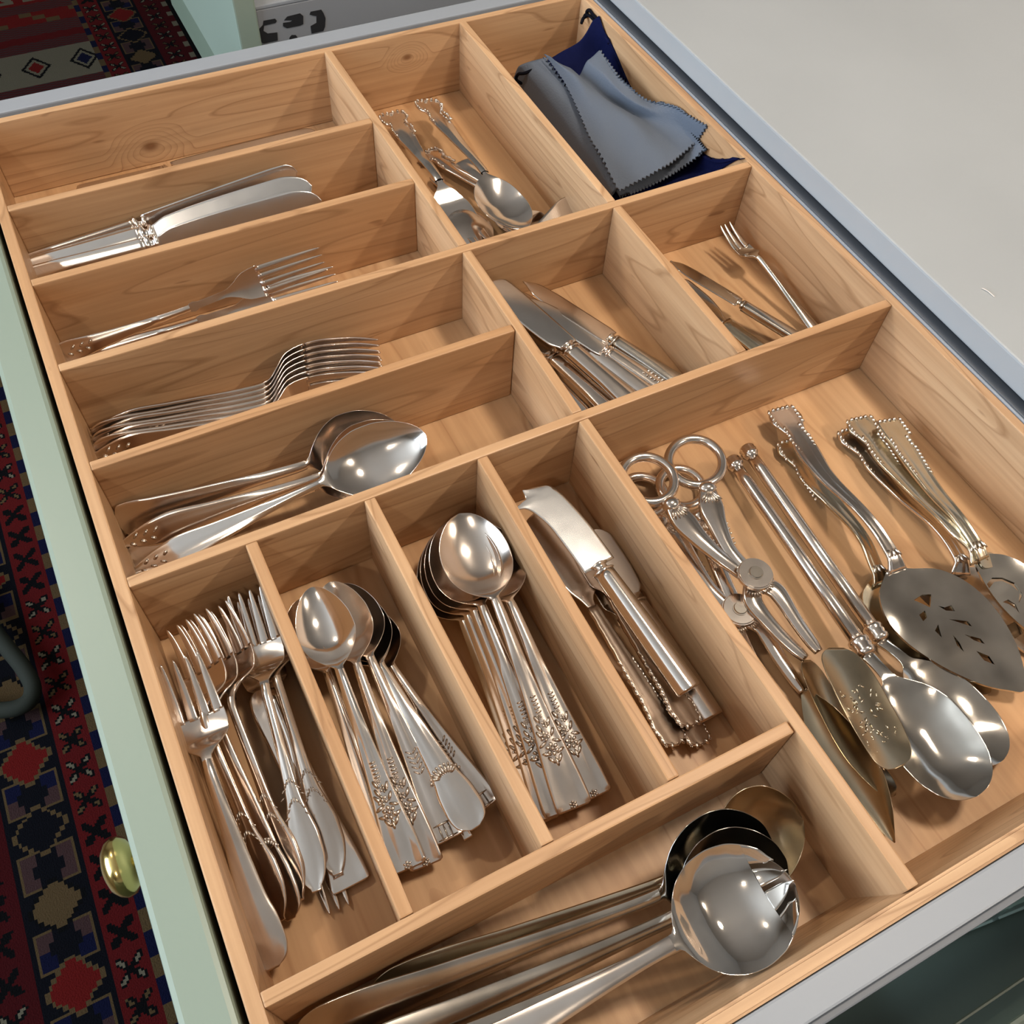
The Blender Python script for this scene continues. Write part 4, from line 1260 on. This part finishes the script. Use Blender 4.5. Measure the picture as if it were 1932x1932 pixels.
def server(label, hpts, hw, poly, zs, holes, mat, bmat, orn=True, hmat=None):
    a = at(*hpts[-1])
    root = tag(empty('pie_server', (a[0], a[1], HF)), label, 'server', 'pierced pie servers in the large compartment')
    Q = pz(*hpts)
    hd = strip('handle', Q, hw, M[mat], root, th=.0026, sag=-.0006, rim=.0007, K=11, n=60)
    if orn:
        P = np.array(Q); d = P[1] - P[0]; d /= np.linalg.norm(d); sd = np.cross((0, 0, 1), d); sd /= np.linalg.norm(sd)
        it = []
        for k in range(16):
            s = .002 + k * .0032
            w = .0115 if k < 5 else (.0075 if k < 8 else .0085 - (k - 8) * .0003)
            for g in (-1, 1):
                p = P[0] + d * s + sd * g * w * .82 + np.array((0, 0, .0006))
                it.append((*(p - np.array(root.location)), .0022, .0011, .0010, math.atan2(d[1], d[0]) + g * .5))
        for g in (-.6, -.2, .2, .6):
            p = P[0] + d * .001 + sd * g * .009
            it.append((*(p - np.array(root.location) + np.array((0, 0, .0008))), .0016, .0016, .0012, 0))
        p = P[-2]
        for g in (-1, 0, 1):
            q = p + sd * g * .003
            it.append((*(q - np.array(root.location) + np.array((0, 0, .0016))), .0035, .0010, .0010, math.atan2(d[1], d[0]) + g * .4))
        link('ornament', blob_mesh('ornament', it), M['orn'], hd)['kind'] = 'stuff'
    b = outline_plate('pierced_blade', smooth_poly(poly), zs, holes, bmat, root)
    return root


HWS = [(0, .0055), (.02, .0098), (.07, .0118), (.13, .0085), (.19, .0062), (.26, .0082), (.45, .0060), (.75, .0040), (.93, .0044), (1, .0065)]
# lower left server under the front one
server('yellowed pie server beneath the front pierced one, shorter rounded blade', [(1488, 830, -.058), (1520, 885, -.058), (1570, 945, -.055), (1632, 1020, -.046), (1656, 1075, -.050), (1664, 1100, -.055)], HWS,
       [(1652, 1085), (1672, 1078), (1700, 1095), (1760, 1150), (1830, 1230), (1868, 1290), (1862, 1310), (1820, 1300), (1740, 1262), (1680, 1210), (1640, 1160), (1628, 1120)],
       [(1650, 1080, -.057), (1860, 1305, -.060), (1640, 1160, -.058)], [[(1742, 1215), (1775, 1222), (1770, 1238), (1750, 1230)]], 'gold', 'gold')
server('pierced pie server in front, pointed blade with leaf shaped cut outs', [(1470, 770, -.050), (1508, 825, -.049), (1560, 900, -.043), (1640, 980, -.034), (1684, 1045, -.038), (1694, 1078, -.044)], HWS,
       [(1684, 1062), (1712, 1072), (1775, 1075), (1838, 1108), (1890, 1165), (1925, 1235), (1934, 1300), (1902, 1302), (1850, 1290), (1780, 1258), (1715, 1215), (1675, 1170), (1660, 1125), (1668, 1090)],
       [(1690, 1070, -.044), (1925, 1295, -.052), (1668, 1140, -.046)],
       [[(1724, 1132), (1740, 1122), (1757, 1121), (1755, 1146), (1738, 1138)], [(1770, 1143), (1782, 1146), (1795, 1142), (1802, 1153), (1785, 1152)],
        [(1734, 1160), (1745, 1152), (1749, 1165), (1742, 1172)], [(1764, 1190), (1770, 1178), (1777, 1203)], [(1790, 1168), (1826, 1172), (1834, 1182)],
        [(1798, 1198), (1810, 1212), (1819, 1230), (1806, 1218)], [(1820, 1197), (1850, 1205), (1858, 1215), (1838, 1208)], [(1842, 1228), (1866, 1238), (1877, 1254), (1857, 1246)]], 'sil', 'plate')
server('pie server lower of the right hand pair, mostly covered', [(1600, 808, -.058), (1640, 860, -.057), (1700, 930, -.053), (1780, 1005, -.044), (1812, 1055, -.048), (1812, 1085, -.054)], HWS,
       [(1800, 1080), (1830, 1070), (1880, 1080), (1960, 1150), (2010, 1240), (1990, 1260), (1920, 1220), (1850, 1150), (1806, 1110)],
       [(1800, 1080, -.056), (1990, 1255, -.060), (1830, 1130, -.057)], [[(1900, 1180), (1920, 1170), (1930, 1195), (1915, 1205)]], 'sil', 'tarn')
server('pie server of the right hand pair with scroll cut outs, by the worktop side', [(1618, 788, -.052), (1662, 850, -.050), (1730, 930, -.044), (1800, 1000, -.036), (1838, 1035, -.038), (1848, 1062, -.042)], HWS,
       [(1838, 1052), (1860, 1045), (1905, 1050), (1960, 1085), (2030, 1160), (2080, 1260), (2060, 1270), (1980, 1220), (1905, 1160), (1858, 1100)],
       [(1840, 1052, -.042), (2060, 1265, -.052), (1860, 1100, -.045)],
       [[(1862, 1102), (1872, 1090), (1892, 1090), (1915, 1100), (1930, 1122), (1922, 1138), (1924, 1118), (1908, 1104), (1890, 1096), (1876, 1098), (1866, 1110)],
        [(1892, 1136), (1902, 1131), (1916, 1140), (1924, 1158), (1918, 1150), (1904, 1140)]], 'gold', 'plate')
server('pie server handle leaning on the right hand pair, rose at its end', [(1672, 792, -.046), (1705, 840, -.044), (1760, 920, -.040), (1815, 985, -.034), (1845, 1030, -.036), (1856, 1055, -.040)],
       [(0, .0070), (.05, .0088), (.2, .0080), (.5, .0058), (.8, .0042), (1, .0040)],
       [(1848, 1050), (1866, 1042), (1880, 1050), (1876, 1068), (1856, 1070)], [(1850, 1050, -.040), (1880, 1050, -.042), (1866, 1070, -.042)], [], 'gold', 'gold')

# ------------------------------------------------------------------ large serving spoons in the near compartment
G = 'large serving spoons in the near compartment'
spoon('serving_spoon', 'large yellowed serving spoon, farthest into the corner', G, at(1516, 1548, -.036), at(700, 1880, -.054), W=.056, roll=-38, bl=.235, hwt=.0100, end='round', mat='gold', bowl='round', depth=.013, arch=.006, rim=0, neck=.0036)
spoon('serving_spoon', 'large dark bowled serving spoon leaning in the middle of the stack', G, at(1456, 1584, -.024), at(560, 1956, -.050), W=.058, roll=-48, bl=.26, hwt=.0115, end='round', mat='tarn', bmat='dark', bowl='round', depth=.013, arch=.006, rim=0, neck=.0036)
spoon('serving_spoon', 'large dark serving spoon directly behind the toothed salad fork', G, at(1484, 1622, -.026), at(620, 2030, -.056), W=.056, roll=-34, bl=.26, hwt=.0115, end='round', mat='tarn', bmat='dark', bowl='round', depth=.013, arch=.004, rim=0, neck=.0036)


def salad_fork(label, group, tip, tail, W, roll):
    m, L = frame(at(*tail), at(*tip), roll)
    root = tag(empty('salad_fork', matw=m), label, 'fork', group)
    bl = .30; tb = 1 - bl
    zk = std_z(L, tb, .005)
    link('handle', handle_mesh(L, .0115, 'round', tb, zk, rim=0, neck=.0036), M['sil'], root)
    s = np.linspace(0, .785, 30); t = tb + bl * s
    hw = np.maximum(curve(BOWL['round'], s) * W / 2, np.where(s < .3, .0036, 0))
    dp = lambda q: .012 * curve([(0, -.10), (.08, .02), (.22, .55), (.42, 1), (.6, 1), (.8, .72), (.94, .28), (1, 0)], q)
    bw_ = link('bowl', loft('bowl', axis_pts(t * L, curve(zk, t)), UP, hw, dp(s), np.interp(s, [0, .15, 1], [.004, .0018, .0014]), 0, K=17, cap0=False, cap1=False), M['mirror'], root)
    # teeth: the last part of the bowl split in four by narrow slots
    K = 7
    edges_ = [-1, -.50, .02, .52, 1]
    for k in range(4):
        ss = np.linspace(.775, (.945, 1.0, 1.0, .945)[k], 16)
        vs, fs = [], []
        for i, sv in enumerate(ss):
            f_ = i / 15
            h = float(curve(BOWL['round'], [min(sv, .955)])[0]) * W / 2
            g0 = (.0011 / h) if k > 0 else 0
            g1 = (.0011 / h) if k < 3 else 0
            q0, q1 = edges_[k] + g0, edges_[k + 1] - g1
            nar = 1 - sm(.62, 1, f_) * .86
            for j in range(K):
                g = j / (K - 1)
                q = (q0 + q1) / 2 + (g - .5) * (q1 - q0) * nar
                z = float(curve(zk, [tb + bl * sv])[0]) - float(dp(np.array([.775 + (sv - .775) * .75]))[0]) * (1 - q * q)
                vs.append(((tb + bl * sv) * L, q * h, z))
            for j in reversed(range(K)):
                v = vs[i * 2 * K + j]
                vs.append((v[0], v[1], v[2] - .0014))
        R = 2 * K
        for i in range(15):
            for j in range(R):
                a, b = i * R + j, i * R + (j + 1) % R
                fs.append((a, b, b + R, a + R))
        fs.append(tuple(range(R))[::-1]); fs.append(tuple(15 * R + j for j in range(R)))
        link('tooth', mesh('tooth', vs, fs), M['mirror'], bw_)
    return root


salad_fork('large silver salad fork with four short teeth, on top nearest the camera', G, (1494, 1650, -.008), (700, 2106, -.046), .0545, -4)
spoon('serving_spoon', 'large serving spoon directly beneath the toothed salad fork', G, at(1500, 1668, -.026), at(660, 2080, -.056), W=.052, roll=-14, bl=.27, hwt=.0110, end='round', mat='tarn', bowl='round', depth=.012, arch=.004, rim=0, neck=.0036)

# ------------------------------------------------------------------ polishing cloths and velvet pouch
def at_in(px, py, z):
    """like at(), but kept inside the compartment's far walls"""
    q = CR.T @ np.array([(px - 966) / FPX, (py - 966) / FPX, 1.0])
    k = min((z - CC[2]) / q[2], (0.5138 - CC[0]) / q[0], (0.7345 - CC[1]) / q[1])
    return CC + q * k


def sheet(name, rows, mat, th, nu=56, nv=56, pink=(), parent=None, tooth=.0027, wr=.0):
    """cloth through a grid of (px, py, z) control points; pink: sides with a pinked (zigzag) edge"""
    G_ = np.array([[at_in(*p) for p in r] for r in rows])           # R x Cn x 3
    R_, K_ = G_.shape[:2]
    tv, tu = np.linspace(0, 1, nv), np.linspace(0, 1, nu)
    mid = np.stack([np.stack([curve(np.stack([np.linspace(0, 1, R_), G_[:, k, a]], 1), tv) for a in range(3)], 1) for k in range(K_)], 1)
    surf = np.stack([np.stack([curve(np.stack([np.linspace(0, 1, K_), mid[i, :, a]], 1), tu) for a in range(3)], 1) for i in range(nv)], 0)
    surf[:, :, 2] += wr * np.sin(tv[:, None] * 17 + tu[None, :] * 9) * np.sin(tu[None, :] * 13 + 2 * tv[:, None])
    for sd in pink:
        if sd in 'LR':
            j, d = (0, 1) if sd == 'L' else (nu - 1, -1)
            v = surf[::2, j + d] - surf[::2, j]
            surf[::2, j] += v / (np.linalg.norm(v, axis=1)[:, None] + 1e-9) * tooth
        else:
            i, d = (0, 1) if sd == 'T' else (nv - 1, -1)
            v = surf[i + d, ::2] - surf[i, ::2]
            surf[i, ::2] += v / (np.linalg.norm(v, axis=1)[:, None] + 1e-9) * tooth
    og_ = surf.reshape(-1, 3).mean(0); og_[2] = HF
    p_ = np.array(parent.location) if parent is not None else og_
    idx = np.arange(nu * nv).reshape(nv, nu)
    f = np.stack([idx[:-1, :-1], idx[1:, :-1], idx[1:, 1:], idx[:-1, 1:]], -1).reshape(-1, 4).tolist()
    me = mesh(name, surf.reshape(-1, 3) - p_, f)
    o = link(name, me, mat, parent)
    if parent is None:
        o.location = og_
    md = o.modifiers.new('thickness', 'SOLIDIFY'); md.thickness = th; md.offset = -1
    return o


pr = at(1180, 180, HF)
pouch = tag(empty('velvet_pouch', (pr[0], pr[1], HF)), 'navy velvet drawstring pouch beneath the grey polishing cloths', 'pouch')
sheet('pouch_body', [[(962, 156, -.056), (1000, 132, -.034), (1050, 104, -.026), (1096, 74, -.016), (1120, 36, -.003), (1130, 30, -.002)],
                     [(1000, 215, -.058), (1050, 200, -.042), (1110, 160, -.038), (1134, 112, -.030), (1148, 80, -.014), (1154, 90, -.030)],
                     [(1080, 320, -.060), (1150, 290, -.048), (1210, 250, -.044), (1200, 215, -.046), (1205, 190, -.046), (1210, 195, -.054)],
                     [(1150, 385, -.060), (1230, 350, -.048), (1300, 310, -.040), (1310, 300, -.044), (1325, 290, -.046), (1330, 296, -.054)],
                     [(1180, 400, -.060), (1250, 378, -.046), (1310, 352, -.038), (1352, 328, -.032), (1398, 300, -.022), (1404, 300, -.030)]], M['navy'], .002, parent=pouch, wr=.0010)
tube('drawstring', [at_in(*p) for p in ((1132, 46, -.014), (1126, 36, -.010), (1118, 27, -.008), (1112, 19, -.008), (1107, 22, -.009), (1107, 30, -.010), (1100, 35, -.011), (1097, 44, -.013))], .0014, M['cord'], pouch)
tube('drawstring', [at_in(*p) for p in ((1122, 40, -.013), (1116, 33, -.010), (1110, 29, -.010), (1104, 28, -.010), (1099, 40, -.012))], .0013, M['cord'], pouch)
tube('drawstring', [at_in(*p) for p in ((1010, 130, -.026), (990, 138, -.030), (978, 140, -.034), (974, 150, -.040), (984, 158, -.044))], .0014, M['cord'], pouch)
tag(sheet('polishing_cloth', [[(968, 150, -.050), (978, 126, -.032), (1000, 116, -.024), (1030, 108, -.022)],
                              [(1022, 225, -.054), (1040, 196, -.034), (1062, 182, -.026), (1082, 180, -.025)],
                              [(1080, 300, -.056), (1096, 272, -.038), (1112, 258, -.031), (1128, 256, -.030)],
                              [(1146, 378, -.058), (1156, 366, -.042), (1165, 358, -.038), (1178, 350, -.036)]], M['cloth'], .0012, pink='RB'),
    'grey polishing cloth rolled along the divider, left under the other cloth', 'cloth', 'grey polishing cloths')
tag(sheet('polishing_cloth', [[(1094, 250, -.036), (1140, 232, -.034), (1200, 205, -.032), (1250, 190, -.028)],
                              [(1136, 318, -.040), (1185, 295, -.038), (1240, 262, -.034), (1296, 235, -.028)],
                              [(1172, 374, -.044), (1226, 352, -.040), (1282, 322, -.034), (1336, 282, -.028)]], M['cloth'], .0012, pink='BR'),
    'grey polishing cloth showing only its pinked near edge below the top cloth', 'cloth', 'grey polishing cloths')
tag(sheet('polishing_cloth', [[(1025, 101, -.016), (1045, 113, -.014), (1075, 128, -.018), (1092, 142, -.026), (1110, 112, -.014), (1134, 92, -.012)],
                              [(1057, 145, -.020), (1090, 150, -.014), (1118, 166, -.017), (1132, 178, -.027), (1150, 152, -.015), (1171, 146, -.014)],
                              [(1088, 210, -.024), (1125, 205, -.018), (1158, 203, -.017), (1180, 208, -.029), (1202, 195, -.018), (1216, 184, -.018)],
                              [(1122, 282, -.028), (1165, 262, -.022), (1208, 246, -.018), (1238, 240, -.025), (1262, 225, -.019), (1286, 206, -.016)],
                              [(1166, 363, -.034), (1212, 340, -.026), (1255, 317, -.022), (1290, 290, -.022), (1318, 266, -.020), (1336, 238, -.016)]], M['cloth'], .0012, nu=58, nv=72, pink='LRB', wr=.0006),
    'grey polishing cloth on top with pinked edges and soft folds', 'cloth', 'grey polishing cloths')

# ------------------------------------------------------------------ odds and ends
q0 = at(30, 1290, ZF)
ch = tag(empty('tubular_chair', (q0[0] - .25, q0[1], ZF)), 'dark tubular chair foot standing on the rug at the left', 'chair')
tube('sled_foot', pz((-260, 860, -.815), (-90, 1085, -.815), (0, 1205, -.815), (45, 1262, -.815), (62, 1300, -.815), (48, 1328, -.815), (0, 1340, -.815), (-120, 1335, -.815)), .0115, M['chairleg'], ch, n=14)
tube('chair_leg', pz((-260, 860, -.815), (-420, 700, -.60), (-600, 560, -.40)), .0115, M['chairleg'], ch, n=14)
tag(tube('lint_thread', pz((1852, 544, .0240), (1858, 546, .0242), (1866, 551, .0240), (1876, 560, .0240)), .00035, M['white'], n=6), 'tiny white lint thread on the pale grey worktop', 'thread')
